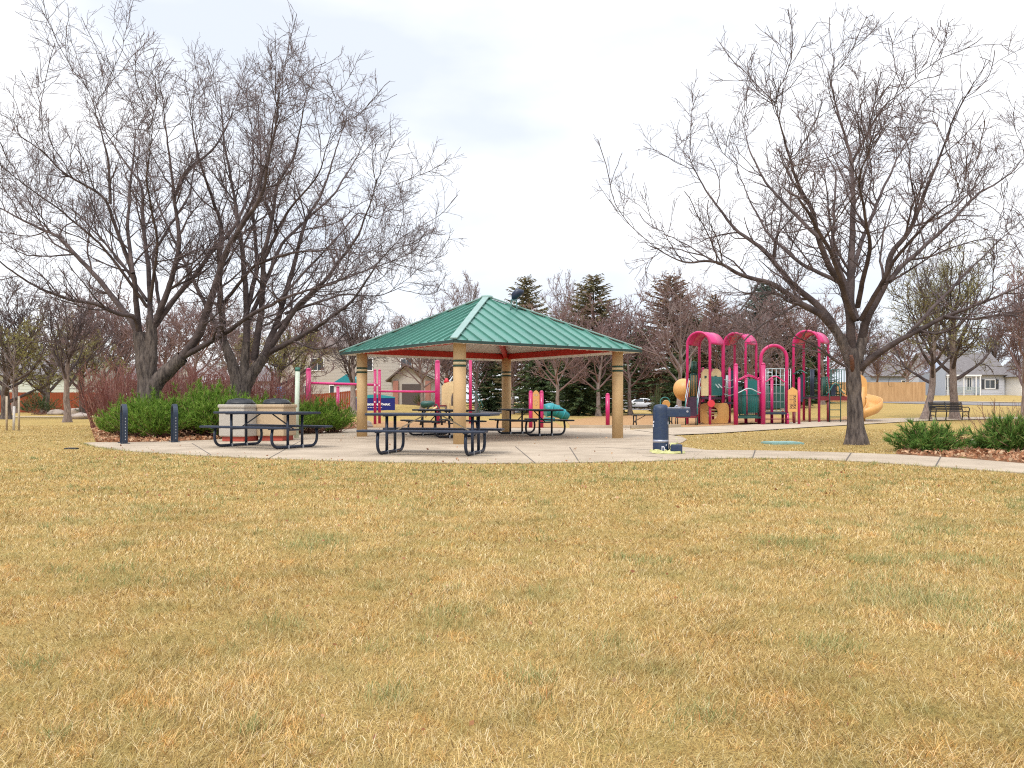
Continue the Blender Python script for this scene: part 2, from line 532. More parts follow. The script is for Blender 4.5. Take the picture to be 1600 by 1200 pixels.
class TB:
    """many tubes at once, in numpy"""
    def __init__(self):
        self.V, self.Fq, self.n = [], [], 0
    def add(self, pts, rad, sides):
        pts = np.asarray(pts, float)
        k = len(pts)
        T = np.gradient(pts, axis=0)
        T /= np.linalg.norm(T, axis=1, keepdims=True) + 1e-9
        ref = np.array([0.31, 0.22, 0.93]) if abs(T[:, 2]).max() < 0.93 else np.array([0.9, 0.4, 0.1])
        U = np.cross(T, ref)
        U /= np.linalg.norm(U, axis=1, keepdims=True) + 1e-9
        W = np.cross(T, U)
        a = np.arange(sides) * 2 * PI / sides
        ring = (U[:, None, :] * np.cos(a)[None, :, None] + W[:, None, :] * np.sin(a)[None, :, None]) * np.asarray(rad)[:, None, None]
        self.V.append((pts[:, None, :] + ring).reshape(-1, 3))
        i = np.arange(k - 1)[:, None] * sides
        c = np.arange(sides)[None, :]
        d = (c + 1) % sides
        q = np.stack([i + c, i + d, i + d + sides, i + c + sides], -1).reshape(-1, 4) + self.n
        self.Fq.append(q)
        self.n += k * sides
    def build(self, name, m, parent):
        return fast_mesh(name, np.concatenate(self.V), [np.concatenate(self.Fq)], m, parent)

# ------------------------------------------------------------------ trees
def unit(v):
    return v / (np.linalg.norm(v) + 1e-9)
def resample(pts, step):
    pts = np.asarray(pts, float)
    d = np.concatenate([[0], np.cumsum(np.linalg.norm(np.diff(pts, axis=0), axis=1))])
    n = max(3, int(d[-1] / step) + 1)
    s = np.linspace(0, d[-1], n)
    # Catmull-like smoothing through linear interp + light blur
    q = np.stack([np.interp(s, d, pts[:, k]) for k in range(3)], 1)
    for _ in range(2):
        q[1:-1] = q[1:-1] * 0.5 + (q[:-2] + q[2:]) * 0.25
    return q, d[-1]
def grow(rng, start, d, length, segs, wob, up):
    pts = [np.array(start, float)]
    d = unit(np.array(d, float))
    st = length / segs
    for _ in range(segs):
        d = unit(d + rng.normal(0, wob, 3) + np.array([0, 0, up]))
        pts.append(pts[-1] + d * st)
    return np.array(pts)
def side_dir(rng, t, ang, bias=None):
    r = rng.normal(0, 1, 3)
    p = unit(np.cross(t, r))
    if bias is not None:
        p = unit(p + bias)
        p = unit(p - t * p.dot(t))
    return unit(t * math.cos(ang) + p * math.sin(ang))
def branch_out(rng, tb, parents, spacing, lens, r0f, rmax, rmin, segs, sides, t0, ang=(0.5, 1.0), wob=0.16, up=0.1, center=None):
    out = []
    for (pts, rad) in parents:
        seg = np.linalg.norm(np.diff(pts, axis=0), axis=1)
        L = seg.sum()
        cnt = max(1, int(rng.poisson(L * (1 - t0) / spacing)))
        cum = np.concatenate([[0], np.cumsum(seg)])
        for s in np.sort(rng.uniform(t0, 1.0, cnt)):
            x = s * L
            i = min(len(seg) - 1, int(np.searchsorted(cum, x) - 1)) if x > 0 else 0
            f = (x - cum[i]) / (seg[i] + 1e-9)
            p = pts[i] * (1 - f) + pts[i + 1] * f
            r = rad[i] * (1 - f) + rad[i + 1] * f
            t = unit(pts[i + 1] - pts[i])
            bias = np.array([0, 0, 0.28])
            if center is not None:
                bias = bias + unit(p - center) * 0.5
            d = side_dir(rng, t, rng.uniform(*ang), bias)
            ln = rng.uniform(*lens) * (1.2 - 0.75 * s)
            q = grow(rng, p, d, ln, segs, wob, up)
            ra = max(rmin, min(rmax, r * r0f))
            rr = np.linspace(ra, rmin, segs + 1)
            tb.add(q, rr, sides)
            out.append((q, rr))
    return out

def finish_tree(rng, root, limbs, trunk_paths, mats, sp=(0.46, 0.24, 0.165), lens=((0.9, 2.5), (0.45, 1.2), (0.2, 0.55)), rmins=(0.0065, 0.0050, 0.0042), center=None, up=(0.1, 0.08, 0.06), extra=None):
    tb = TB()
    for pts, rad in trunk_paths:
        tb.add(pts, rad, 14)
    tr_ = tb.build('trunk', mats[0], root)
    c0 = trunk_paths[0][0][0]
    ph = rng.uniform(0, 6.28, 2)
    rb = float(np.max(trunk_paths[0][1]))
    for v in tr_.data.vertices:
        if v.co.z < 0.6:
            dx, dy = v.co.x - c0[0], v.co.y - c0[1]
            if dx * dx + dy * dy > 4 * rb * rb: continue
            a_ = math.atan2(dy, dx)
            f_ = 1 + (0.20 * math.cos(5 * a_ + ph[0]) + 0.12 * math.cos(3 * a_ + ph[1])) * math.exp(-max(0, v.co.z) / 0.16)
            v.co.x, v.co.y = c0[0] + dx * f_, c0[1] + dy * f_
    lb = TB()
    for pts, rad in limbs:
        lb.add(pts, rad, 8)
    tw = TB()
    k = lens[0][1] / 2.5
    l15 = branch_out(rng, lb, limbs, 1.0 * k, (1.2 * k, 3.2 * k), 0.5, 0.04 * k, rmins[0] * 1.3, 10, 6, 0.12, (0.5, 1.0), 0.13, up[0] * 0.6, center)
    l2 = branch_out(rng, lb, limbs + l15, sp[0], (0.5 * k, 1.6 * k), 0.5, 0.02 * k, rmins[0], 6, 4, 0.15, (0.5, 1.1), 0.16, up[0] * 0.5, center)
    l3 = branch_out(rng, tw, l2 + l15, sp[1], (lens[1][0] * 0.7, lens[1][1] * 0.75), 0.6, 0.010, rmins[1], 4, 3, 0.1, (0.45, 1.15), 0.18, up[1] * 0.5, None)
    branch_out(rng, tw, l3, sp[2], (lens[2][0] * 0.7, lens[2][1] * 0.75), 0.6, 0.006, rmins[2], 2, 3, 0.05, (0.4, 1.1), 0.2, up[2] * 0.4, None)
    lb.build('limb', mats[1], root)
    tw.build('crown', mats[2], root)
    return l2, l3

def traced_tree(name, base, Y0, trunk, limbs, seed, label, group=None, **kw):
    rng = np.random.default_rng(seed)
    root = empty(name, base, 0, label, 'tree', group)
    b = np.array(base)
    def conv(seq, d0, d1):
        n = len(seq)
        seq = [(a, y if y > 320 else 320 - (320 - y) * 0.79) for a, y in seq]
        ys = [Y0 + d0 + (d1 - d0) * (i / (n - 1)) ** 1.2 for i in range(n)]
        return np.array([P(p[0], p[1], y) for p, y in zip(seq, ys)]) - b
    tp = []
    for seq, rr in trunk:
        a = conv(seq, 0, 0)
        q, L = resample(a, 0.12)
        tt = np.linspace(0, 1, len(q))
        rad = np.interp(tt, np.linspace(0, 1, len(rr)), rr)
        rad *= 1 + 0.05 * np.sin(tt * 23 + seed) + rng.normal(0, 0.012, len(q))
        tp.append((q, rad))
    lp = []
    for seq, d0, d1, r0, r1 in limbs:
        a = conv(seq, d0, d1)
        q, L = resample(a, 0.16)
        n = len(q)
        jit = rng.normal(0, 0.022, (n, 3))
        jit[0] = 0
        q = q + np.cumsum(jit, 0) * 0.35
        t = np.linspace(0, 1, n)
        rad = r1 * 0.55 + (r0 * 0.77 - r1 * 0.55) * (1 - t) ** 1.15
        lp.append((q, rad))
    for q, rad in list(lp):                     # the tips fork on into long thin shoots
        for _ in range(2):
            t = unit(q[-1] - q[-4])
            d = unit(t * 1.0 + rng.normal(0, 0.35, 3) + np.array([0, 0, 0.25]))
            j = len(q) - 1 - int(rng.integers(0, max(2, len(q) // 5)))
            g = grow(rng, q[j], d, rng.uniform(0.4, 1.1), 8, 0.14, 0.03)
            lp.append((g, np.linspace(rad[j] * 0.8, 0.006, 9)))
    finish_tree(rng, root, lp, tp, (M['bark'], M['limb'], M['twig']), center=np.array([0, 0, 3.5]), **kw)
    return root

def auto_tree(name, base, H, seed, mats, label, group=None, r=0.16, fork=0.25, nl=7, spread=0.6, sp=(0.6, 0.42, 0.3), rm=(0.014, 0.011, 0.009), wid=1.0, lean=0.0, buds=0, vase=0.10):
    rng = np.random.default_rng(seed)
    root = empty(name, base, 0, label, 'tree', group)
    hf = H * fork
    tr = grow(rng, (0, 0, -0.1), (lean, 0, 1), H * 0.72, 12, 0.06, 0.05)
    rad = np.linspace(r, r * 0.25, 13)
    rad[0] *= 1.45
    rad[1] *= 1.08
    limbs = []
    for i in range(nl):
        s = fork / 0.72 + (0.95 - fork / 0.72) * (i / nl) * rng.uniform(0.85, 1.1)
        x = min(11.9, s * 12)
        j = int(x)
        p = tr[j] + (tr[j + 1] - tr[j]) * (x - j)
        a = i * 2.4 + rng.uniform(-0.5, 0.5)
        e = spread * rng.uniform(0.75, 1.2) * (1.15 - 0.5 * s)
        d = (math.cos(a) * math.sin(e), math.sin(a) * math.sin(e), math.cos(e))
        ln = H * rng.uniform(0.42, 0.56) * wid * (1.15 - 0.55 * s)
        q = grow(rng, p, d, ln, 9, 0.10, vase)
        r0 = min(rad[j] * 0.6, r * 0.45)
        limbs.append((q, 0.011 + (r0 - 0.011) * (1 - np.linspace(0, 1, 10)) ** 1.3))
    k = H / 8.0
    tb_lens = ((0.9 * k, 2.0 * k), (0.45 * k, 1.0 * k), (0.2 * k, 0.5 * k))
    limbs2 = limbs + [(tr[6:], rad[6:])]
    l2, l3 = finish_tree(rng, root, limbs2, [(tr, rad)], mats, sp=tuple(s * k for s in sp), lens=tb_lens, rmins=rm, center=np.array([0, 0, H * 0.45]))
    if buds:
        src = np.concatenate([q[0] for q in l3])
        c = src[rng.integers(0, len(src), buds)] + rng.normal(0, 0.06, (buds, 3))
        tris = c[:, None, :] + rng.normal(0, 0.035, (buds, 3, 3))
        fast_mesh('bud', tris.reshape(-1, 3), [np.arange(buds * 3).reshape(-1, 3)], M['budleaf'], root, False)['kind'] = 'stuff'
    return root

def put(src, loc, rz, s, label, group=None, name=None):
    o = copy_tree(src)
    o.location = loc
    o.rotation_euler = (0, 0, rz)
    o.scale = s if hasattr(s, '__len__') else (s, s, s)
    o['label'] = label
    if group: o['group'] = group
    if name: o.name = name
    return o

# ------------------------------------------------------------------ conifers, shrubs
def conifer(name, base, H, Rr, seed, m, label, group=None, droop=0.25, bare=0.06, dens=1.0):
    rng = np.random.default_rng(seed)
    root = empty(name, base, 0, label, 'tree', group)
    MB().tube([(0, 0, -0.1), (0.02, 0, H * 0.5), (0, 0, H * 0.97)], [H * 0.02, H * 0.012, 0.015], 8).build('trunk', M['bark'], root)
    tris, wood = [], TB()
    z = H * bare
    while z < H * 0.985:
        f = (z - H * bare) / (H * (1 - bare))
        L0 = Rr * (1 - f) ** 0.58 * (0.55 + 0.45 * min(1, f * 8)) + 0.12
        nb = int(9 * dens) if f < 0.8 else 6
        a0 = rng.uniform(0, 6.28)
        for i in range(nb):
            L = L0 * rng.uniform(0.62, 1.18)
            a = a0 + i * 6.283 / nb + rng.uniform(-0.3, 0.3)
            d = np.array([math.cos(a), math.sin(a), 0])
            up = 0.45 * f - droop * (1 - f) * 0.6
            zz = z + rng.uniform(-0.1, 0.1)
            n = max(4, int(L / 0.14))
            ts = np.linspace(0.12, 1, n)
            cen = np.array([0, 0, zz]) + d * (ts * L)[:, None]
            cen[:, 2] += up * ts * L - droop * L * 0.55 * ts ** 2 + 0.12 * L * ts ** 5
            wood.add(cen[::max(1, n // 4)] if n >= 8 else cen, np.full(len(cen[::max(1, n // 4)] if n >= 8 else cen), 0.012), 3)
            side = np.array([-d[1], d[0], 0])
            for c, t in zip(cen, ts):
                for s in (-1, 1, 0):
                    wl = (0.16 + 0.3 * min(1.0, L) * (1 - 0.55 * t)) * rng.uniform(0.6, 1.25)
                    dirv = unit(d * rng.uniform(0.3, 1.0) + side * s * rng.uniform(0.5, 1.0) + np.array([0, 0, rng.uniform(-0.55, 0.25)]))
                    w = unit(np.cross(dirv, rng.normal(0, 1, 3))) * wl * rng.uniform(0.13, 0.22)
                    tris.append([c - w, c + w, c + dirv * wl])
        z += (0.17 + 0.16 * (1 - f)) * H / 9.0 * rng.uniform(0.75, 1.25)
    T = np.array(tris).reshape(-1, 3)
    wood.build('bough', M['limb'], root)
    fast_mesh('foliage', T, [np.arange(len(T)).reshape(-1, 3)], m, root, False)
    return root

def juniper(name, base, rx, ry, h, seed, m, label, group=None, n=170, tall=1.0, rz=0.0, emin=0.34, reach=(0.66, 1.16)):
    rng = np.random.default_rng(seed)
    root = empty(name, base, rz, label, 'shrub', group)
    wood = TB()
    tris = []
    for i in range(n):
        a = rng.uniform(0, 6.283)
        e = rng.uniform(emin, 1.45)
        rr = rng.uniform(*reach)
        rr *= 1 + 0.16 * math.sin(3 * a + seed) + 0.1 * math.sin(5 * a + 2 * e)
        end = np.array([math.cos(a) * math.cos(e) * rx, math.sin(a) * math.cos(e) * ry, 0.14 * h + math.sin(e) * h * 0.9]) * rr
        st = np.array([rng.uniform(-0.25, 0.25) * rx, rng.uniform(-0.25, 0.25) * ry, 0.0])
        k = 7
        t = np.linspace(0, 1, k)[:, None]
        mid = (st + end) * 0.5 + np.array([0, 0, -0.10 * h]) + rng.normal(0, 0.05, 3)
        q = (1 - t) ** 2 * st + 2 * t * (1 - t) * mid + t ** 2 * end
        q[:, 2] = np.maximum(q[:, 2], 0.02)
        if i % 2 == 0: wood.add(q, np.linspace(0.014, 0.004, k), 3)
        tip = unit(q[-1] - q[-3])
        for s in range(15):
            f = 0.42 + 0.58 * rng.uniform(0, 1) ** 0.7
            x = f * (k - 1)
            j = min(k - 2, int(x))
            c = q[j] + (q[j + 1] - q[j]) * (x - j)
            d0 = unit(tip * 0.9 + rng.normal(0, 0.42, 3) + np.array([0, 0, 0.32 * tall]))
            for b in range(5):
                d = unit(d0 + rng.normal(0, 0.28, 3))
                l = rng.uniform(0.07, 0.19)
                cc = c + d0 * rng.uniform(0, 0.07)
                w = unit(np.cross(d, rng.normal(0, 1, 3))) * rng.uniform(0.006, 0.013)
                tris.append([cc - w, cc + w, cc + d * l])
    T = np.array(tris).reshape(-1, 3)
    wood.build('stem', M['drystem'], root)
    fast_mesh('foliage', T, [np.arange(len(T)).reshape(-1, 3)], m, root, False)
    return root

def stem_shrub(name, base, r, h, seed, m, label, group=None, n=90, spread=0.35, rad=0.011, cat='shrub'):
    rng = np.random.default_rng(seed)
    root = empty(name, base, 0, label, cat, group)
    tb, tw = TB(), TB()
    par = []
    for i in range(n):
        a = rng.uniform(0, 6.283)
        rr = math.sqrt(rng.uniform(0, 1)) * r * 0.5
        e = rng.uniform(0, spread) + 0.25 * rr / r
        p = (math.cos(a) * rr, math.sin(a) * rr, 0)
        q = grow(rng, p, (math.cos(a) * math.sin(e), math.sin(a) * math.sin(e), math.cos(e)), h * rng.uniform(0.65, 1.05), 6, 0.07, 0.03)
        ra = np.linspace(rad, rad * 0.5, 7)
        tb.add(q, ra, 3)
        par.append((q, ra))
    branch_out(rng, tw, par, h * 0.14, (h * 0.18, h * 0.42), 0.8, rad * 0.7, rad * 0.45, 3, 3, 0.25, (0.3, 0.7), 0.12, 0.12)
    tb.build('stem', m, root)
    tw.build('crown', m, root)
    return root

# ================================================================== THE SETTING
def poly_px(seq):
    return [G(px, py) for px, py in seq]
def sheet(name, pts, z, m, thick=0.0, kind='structure'):
    """flat polygon laid on the level part of the ground"""
    bm = bmesh.new()
    vs = [bm.verts.new((p.x, p.y, p.z + z)) for p in pts]
    f = bm.faces.new(vs)
    if f.normal.z < 0: f.normal_flip()
    bm.normal_update()
    if f.normal.z < 0: f.normal_flip()
    if thick:
        r = bmesh.ops.extrude_face_region(bm, geom=[f])
        bmesh.ops.translate(bm, verts=[v for v in r['geom'] if isinstance(v, bmesh.types.BMVert)], vec=(0, 0, -thick))
    bmesh.ops.triangulate(bm, faces=bm.faces)
    bmesh.ops.recalc_face_normals(bm, faces=bm.faces)
    me = bpy.data.meshes.new(name)
    bm.to_mesh(me)
    bm.free()
    me.materials.append(m)
    o = bpy.data.objects.new(name, me)
    COL.objects.link(o)
    o['kind'] = kind
    return o
def strip(name, A, B, z, m, sub=10):
    """ribbon between two edge lines, draped over the terrain"""
    def rs(L):
        L = [Vector((p[0], p[1], 0)) for p in L]
        out = []
        n = len(L) - 1
        for i in range(n * sub + 1):
            j = min(n - 1, i // sub)
            t = i / sub - j
            out.append(L[j].lerp(L[j + 1], t))
        return out
    a, b = rs(A), rs(B)
    vs, fs = [], []
    K = 4
    for p, q in zip(a, b):
        for k in range(K + 1):
            w = p.lerp(q, k / K)
            vs.append((w.x, w.y, gz(w.x, w.y) + z))
    for i in range(len(a) - 1):
        for k in range(K):
            c = i * (K + 1) + k
            fs.append((c, c + 1, c + K + 2, c + K + 1))
    mb = MB()
    mb._add(vs, fs)
    o = mb.build(name, m)
    o['kind'] = 'structure'
    return o

# one sheet of ground out to the horizon
xs = np.concatenate([np.linspace(-900, -120, 14), np.arange(-117, 118, 1.5), np.linspace(120, 900, 14)])
ys = np.concatenate([np.linspace(-60, 0, 5), np.arange(2, 34, 4), np.arange(35, 136, 1.5), np.linspace(140, 1500, 20)])
gv, gf = [], []
for y in ys:
    for x in xs:
        gv.append((x, y, gz(x, y)))
nx = len(xs)
ii = np.arange(len(ys) - 1)[:, None] * nx + np.arange(nx - 1)[None, :]
gf = np.stack([ii, ii + 1, ii + nx + 1, ii + nx], -1).reshape(-1, 4)
fast_mesh('lawn', np.array(gv), [gf], M['lawn'], None, True)['kind'] = 'structure'

PAD = [(130, 693), (150, 699), (200, 706), (300, 712.5), (400, 717), (500, 720.5), (600, 723.5), (760, 725.5), (900, 724), (1020, 722), (1080, 718.5),
       (1100, 704), (1050, 697), (1066, 692), (1073, 687.5), (1066, 683.5), (1050, 681), (985, 672), (985, 669.6), (700, 669), (570, 669), (480, 677), (400, 683), (330, 688.5), (260, 691), (190, 692.5), (150, 692)]
PATH1 = [(1080, 718.5), (1150, 716.5), (1250, 717.5), (1350, 722.5), (1450, 729.5), (1600, 740.5), (1750, 754), (1900, 770), (2050, 788),
         (2050, 768), (1900, 752), (1720, 735), (1600, 725.5), (1500, 717), (1400, 711), (1300, 707.5), (1200, 705), (1100, 704)]
BEDR = [(1398, 711), (1440, 713.5), (1500, 717), (1600, 725.5), (1720, 735), (1850, 746), (1850, 690), (1600, 683), (1500, 688), (1440, 697), (1405, 704)]
BEDL = [(150, 692), (190, 692.5), (260, 691), (330, 688.5), (400, 683), (480, 677), (570, 669), (575, 662), (500, 656), (300, 656), (180, 660), (143, 672)]
PATH2A = [(1050, 681), (1120, 678), (1240, 670), (1340, 664), (1400, 660.5), (1450, 658), (1520, 656), (1600, 655), (1720, 654)]
PATH2B = [(985, 672), (1060, 669), (1140, 666), (1240, 660.5), (1340, 656), (1400, 654), (1450, 653), (1600, 652), (1720, 651)]
PADP = poly_px(PAD)
sheet('patio', PADP, 0.020, M['concrete'], 0.08)
_pp = poly_px(PATH1)
PATH1P = _pp[:8] + [Vector((7.9, 7.0, 0)), Vector((7.9, -30, 0)), Vector((9.2, -30, 0)), Vector((9.1, 7.0, 0))] + _pp[10:]
sheet('path', PATH1P, 0.016, M['concrete'], 0.07)
# both edge lines of the far path, brought to the same number of points
A2 = [G(*p) for p in PATH2A]
B2 = [G(*p) for p in PATH2B][:len(A2)]
B2 = [G(*p) for p in [(985, 672), (1060, 669), (1150, 665.5), (1240, 660.5), (1320, 657), (1400, 654), (1490, 652.6), (1600, 652), (1720, 651)]]
strip('path', A2, B2, 0.030, M['concrete'])
sheet('mulch_bed', poly_px(BEDL), 0.008, M['mulch'])
sheet('mulch_bed', poly_px(BEDR), 0.008, M['mulch'])
chips = [(893, 668.5), (985, 669), (1060, 668.0), (1150, 664.5), (1240, 659.5), (1335, 655.3), (1335, 651), (1200, 649), (1000, 648.5), (930, 651), (885, 658)]
sheet('wood_chip_ground', poly_px(chips), 0.012, M['chips'])
sheet('wood_chip_ground', poly_px([(572, 668.5), (880, 668.5), (868, 660.5), (800, 658), (700, 657), (575, 659)]), 0.012, M['chips'])
k = MB()
kp = [G(*p) for p in [(890, 669.5), (985, 669.9), (1062, 668.2)]]
for a, b in zip(kp, kp[1:]):
    k.beam(a + Vector((0, 0, 0.06)), b + Vector((0, 0, 0.06)), 0.15, 0.14)
tag(k.build('kerb', M['concrete']), kind='structure')
jm = MB()
for a, b in [((805, 699), (836, 725.4)), ((1004, 714), (1035, 716.5)), ((930, 700), (1020, 704.5)), ((476, 685.5), (540, 687)), ((300, 694), (330, 712.8)), ((560, 686), (590, 689.5)), ((420, 718), (470, 690)), ((640, 676), (900, 680)), ((905, 724), (890, 700)), ((1180, 705), (1176, 716.6)), ((1330, 709), (1322, 721)), ((1470, 715.3), (1462, 730))]:
    jm.beam(G(*a) + Vector((0, 0, 0.0195)), G(*b) + Vector((0, 0, 0.0195)), 0.018, 0.009)
tag(jm.build('expansion_joint', M['concrete_dark']), kind='structure')
# streets
r1a = [(80, 50), (52, 56), (38, 63), (26, 78), (16, 96), (9, 130), (4, 200)]
r1b = [(84, 58), (56, 63), (43, 70), (32, 84), (23, 100), (16, 132), (11, 200)]
strip('street', r1a, r1b, 0.035, M['asphalt'])
strip('pavement', [(x + 0.6, y + 1.2) for x, y in r1b[:-1]], [(x + 1.6, y + 2.6) for x, y in r1b[:-1]], 0.05, M['concrete'])
strip('street', [(-4.6, 66), (-4, 78), (-2.5, 100), (0, 140)], [(-0.6, 66), (2, 78), (3.6, 100), (6.5, 140)], 0.035, M['asphalt'])
strip('path', [(-60, 51), (-38, 50), (-24, 52), (-16, 60)], [(-60, 53.5), (-38, 52.4), (-24, 54.4), (-14.5, 62)], 0.03, M['concrete'])

# ---- grass blades (stuff)
def pip(poly, x, y):
    inside = np.zeros(len(x), bool)
    n = len(poly)
    for i in range(n):
        x1, y1 = poly[i].x, poly[i].y
        x2, y2 = poly[(i + 1) % n].x, poly[(i + 1) % n].y
        c = ((y1 > y) != (y2 > y)) & (x < (x2 - x1) * (y - y1) / (y2 - y1 + 1e-12) + x1)
        inside ^= c
    return inside
rng0 = np.random.default_rng(5)
hard = [PADP, PATH1P, poly_px(BEDL), poly_px(BEDR)]
far2 = [Vector(p) for p in A2] + [Vector(p) for p in B2[::-1]]
_vr = np.random.default_rng(77).uniform(-1, 1, (256, 256))
def vnoise(x, y):
    """smooth value noise in -1..1"""
    xi, yi = np.floor(x).astype(int), np.floor(y).astype(int)
    fx, fy = x - xi, y - yi
    fx, fy = fx * fx * (3 - 2 * fx), fy * fy * (3 - 2 * fy)
    g = lambda a, b: _vr[a % 256, b % 256]
    return (g(xi, yi) * (1 - fx) + g(xi + 1, yi) * fx) * (1 - fy) + (g(xi, yi + 1) * (1 - fx) + g(xi + 1, yi + 1) * fx) * fy
def blades(name, x, y, ln, wd, m, lean=(0.35, 1.15), rng=rng0):
    n = len(x)
    z = np.array([gz(a, b) for a, b in zip(x, y)]) if y.max() > 36 else np.zeros(n)
    az = rng.normal(0, 1.7, n) + 3.0 * vnoise(x * 1.1 + 9, y * 1.1)
    th = rng.uniform(*lean, n)
    d = np.stack([np.cos(az) * np.sin(th), np.sin(az) * np.sin(th), np.cos(th)], 1)
    fa = rng.uniform(0, 2 * PI, n)
    w = np.stack([np.cos(fa), np.sin(fa), np.zeros(n)], 1) * wd[:, None] * 0.5
    b = np.stack([x, y, z - 0.004], 1)
    mid = b + d * (ln * 0.55)[:, None]
    d2 = d.copy()
    d2[:, 2] -= rng.uniform(0.0, 0.75, n)
    tip = mid + d2 / np.linalg.norm(d2, axis=1, keepdims=True) * (ln * 0.5)[:, None]
    tip[:, 2] = np.maximum(tip[:, 2], z + 0.004)
    V = np.stack([b - w, b + w, mid + w * 0.8, mid - w * 0.8, tip], 1).reshape(-1, 3)
    i = np.arange(n)[:, None] * 5
    o = fast_mesh(name, V, [i + np.array([[0, 1, 2, 3]]), i + np.array([[3, 2, 4]])], m, None, False)
    o['kind'] = 'stuff'
    return o
bx, by, bl, bw = [], [], [], []
for y0, y1, dens, l0, l1, w0 in [(1.9, 3.2, 22000, 0.022, 0.055, 0.0021), (3.2, 4.8, 15000, 0.022, 0.052, 0.0027), (4.8, 7.5, 8000, 0.022, 0.05, 0.0040), (7.5, 11, 3000, 0.024, 0.052, 0.0065), (11, 16.5, 1200, 0.025, 0.052, 0.0095), (16.5, 34, 260, 0.022, 0.05, 0.015)]:
    hw = 0.72 * y1 + 5.0
    n = int(dens * (y1 - y0) * 2 * hw)
    x = rng0.uniform(-hw, hw, n)
    y = rng0.uniform(y0, y1, n)
    keep = rng0.uniform(0, 1, n) < 1 - (np.abs(x) - 0.72 * y - 0.4) / 4.6    # thins out to the sides
    x, y = x[keep], y[keep]
    bad = np.zeros(len(x), bool)
    for pl in hard: bad |= pip(pl, x, y)
    bad |= pip(far2, x, y)
    bad |= (y > 29.5) & (x > -7) & (x < 20)
    x, y = x[~bad], y[~bad]
    bx.append(x); by.append(y)
    hgt = 1 + 0.22 * vnoise(x * 2.3, y * 2.3) + 0.16 * vnoise(x * 5.3 + 5, y * 5.3)
    keep = rng0.uniform(0, 1, len(x)) < 0.42 + 0.62 * (hgt - 0.55)
    x, y, hgt = x[keep], y[keep], hgt[keep]
    bx[-1], by[-1] = x, y
    bl.append(rng0.uniform(l0, l1, len(x)) * np.clip(hgt, 0.5, 1.6))
    bw.append(rng0.uniform(0.7, 1.3, len(x)) * w0)
blades('grass', np.concatenate(bx), np.concatenate(by), np.concatenate(bl), np.concatenate(bw), M['blade'])
# greener clumps here and there, and taller edges along the concrete
cx_, cy_ = [], []
for px, py, r, n in [(200, 730, 1.0, 700), (480, 745, 1.2, 800), (620, 740, 1.0, 700), (760, 742, 1.0, 700), (1100, 740, 1.2, 800), (1480, 760, 1.0, 700), (80, 720, 1.6, 700), (1440, 938, 0.28, 700), (1232, 851, 0.22, 420), (1385, 878, 0.16, 260), (1510, 880, 0.2, 300), (1465, 832, 0.25, 260), (1170, 738, 0.9, 500), (1380, 905, 0.2, 160), (300, 905, 0.2, 220), (500, 850, 0.22, 300), (1010, 880, 0.16, 160), (700, 960, 0.12, 120), (180, 890, 0.2, 160), (1085, 1120, 0.10, 120), (820, 1060, 0.08, 80), (1290, 1010, 0.12, 160), (420, 980, 0.14, 140), (960, 1010, 0.12, 120), (1560, 985, 0.15, 170), (60, 1040, 0.10, 100), (610, 1090, 0.1, 110), (1200, 780, 0.5, 260), (640, 790, 0.5, 240), (250, 800, 0.5, 260), (900, 745, 1.2, 500), (1010, 745, 1.2, 500), (350, 735, 1.6, 500), (1330, 740, 1.0, 380)]:
    g = G(px, py)
    if r < 0.6:
        n, r = int(n * 1.6), r * 0.7
    cx_.append(g.x + rng0.normal(0, r, n) * 0.95)
    cy_.append(g.y + rng0.normal(0, r, n))
for _ in range(260):
    ty = 2.2 + 12 * rng0.uniform(0, 1) ** 0.8
    tx = rng0.uniform(-0.7, 0.7) * ty
    n = int(rng0.integers(14, 60))
    r = rng0.uniform(0.02, 0.07)
    if pip(PADP, np.array([tx]), np.array([ty]))[0] or pip(hard[1], np.array([tx]), np.array([ty]))[0]: continue
    cx_.append(tx + rng0.normal(0, r, n))
    cy_.append(ty + rng0.normal(0, r, n))
for pl, nn in [(PAD[:11], 900), ([(1080, 718.5), (1150, 716.5), (1250, 717.5), (1350, 722.5), (1450, 729.5), (1600, 740.5)], 800)]:
    pts = poly_px(pl)
    for a, b in zip(pts, pts[1:]):
        L = (b - a).length
        n = int(L * 85)
        t = rng0.uniform(0, 1, n)
        off = np.abs(rng0.normal(0, 0.07, n)) - 0.035
        cx_.append(a.x + (b.x - a.x) * t + (b.y - a.y) / L * off)
        cy_.append(a.y + (b.y - a.y) * t - (b.x - a.x) / L * off)
cx_, cy_ = np.concatenate(cx_), np.concatenate(cy_)
blades('grass', cx_, cy_, rng0.uniform(0.035, 0.075, len(cx_)), 0.0028 * rng0.uniform(0.7, 1.4, len(cx_)) * np.clip(cy_ / 4.5, 0.8, 3), M['clump'], (0.15, 0.9))

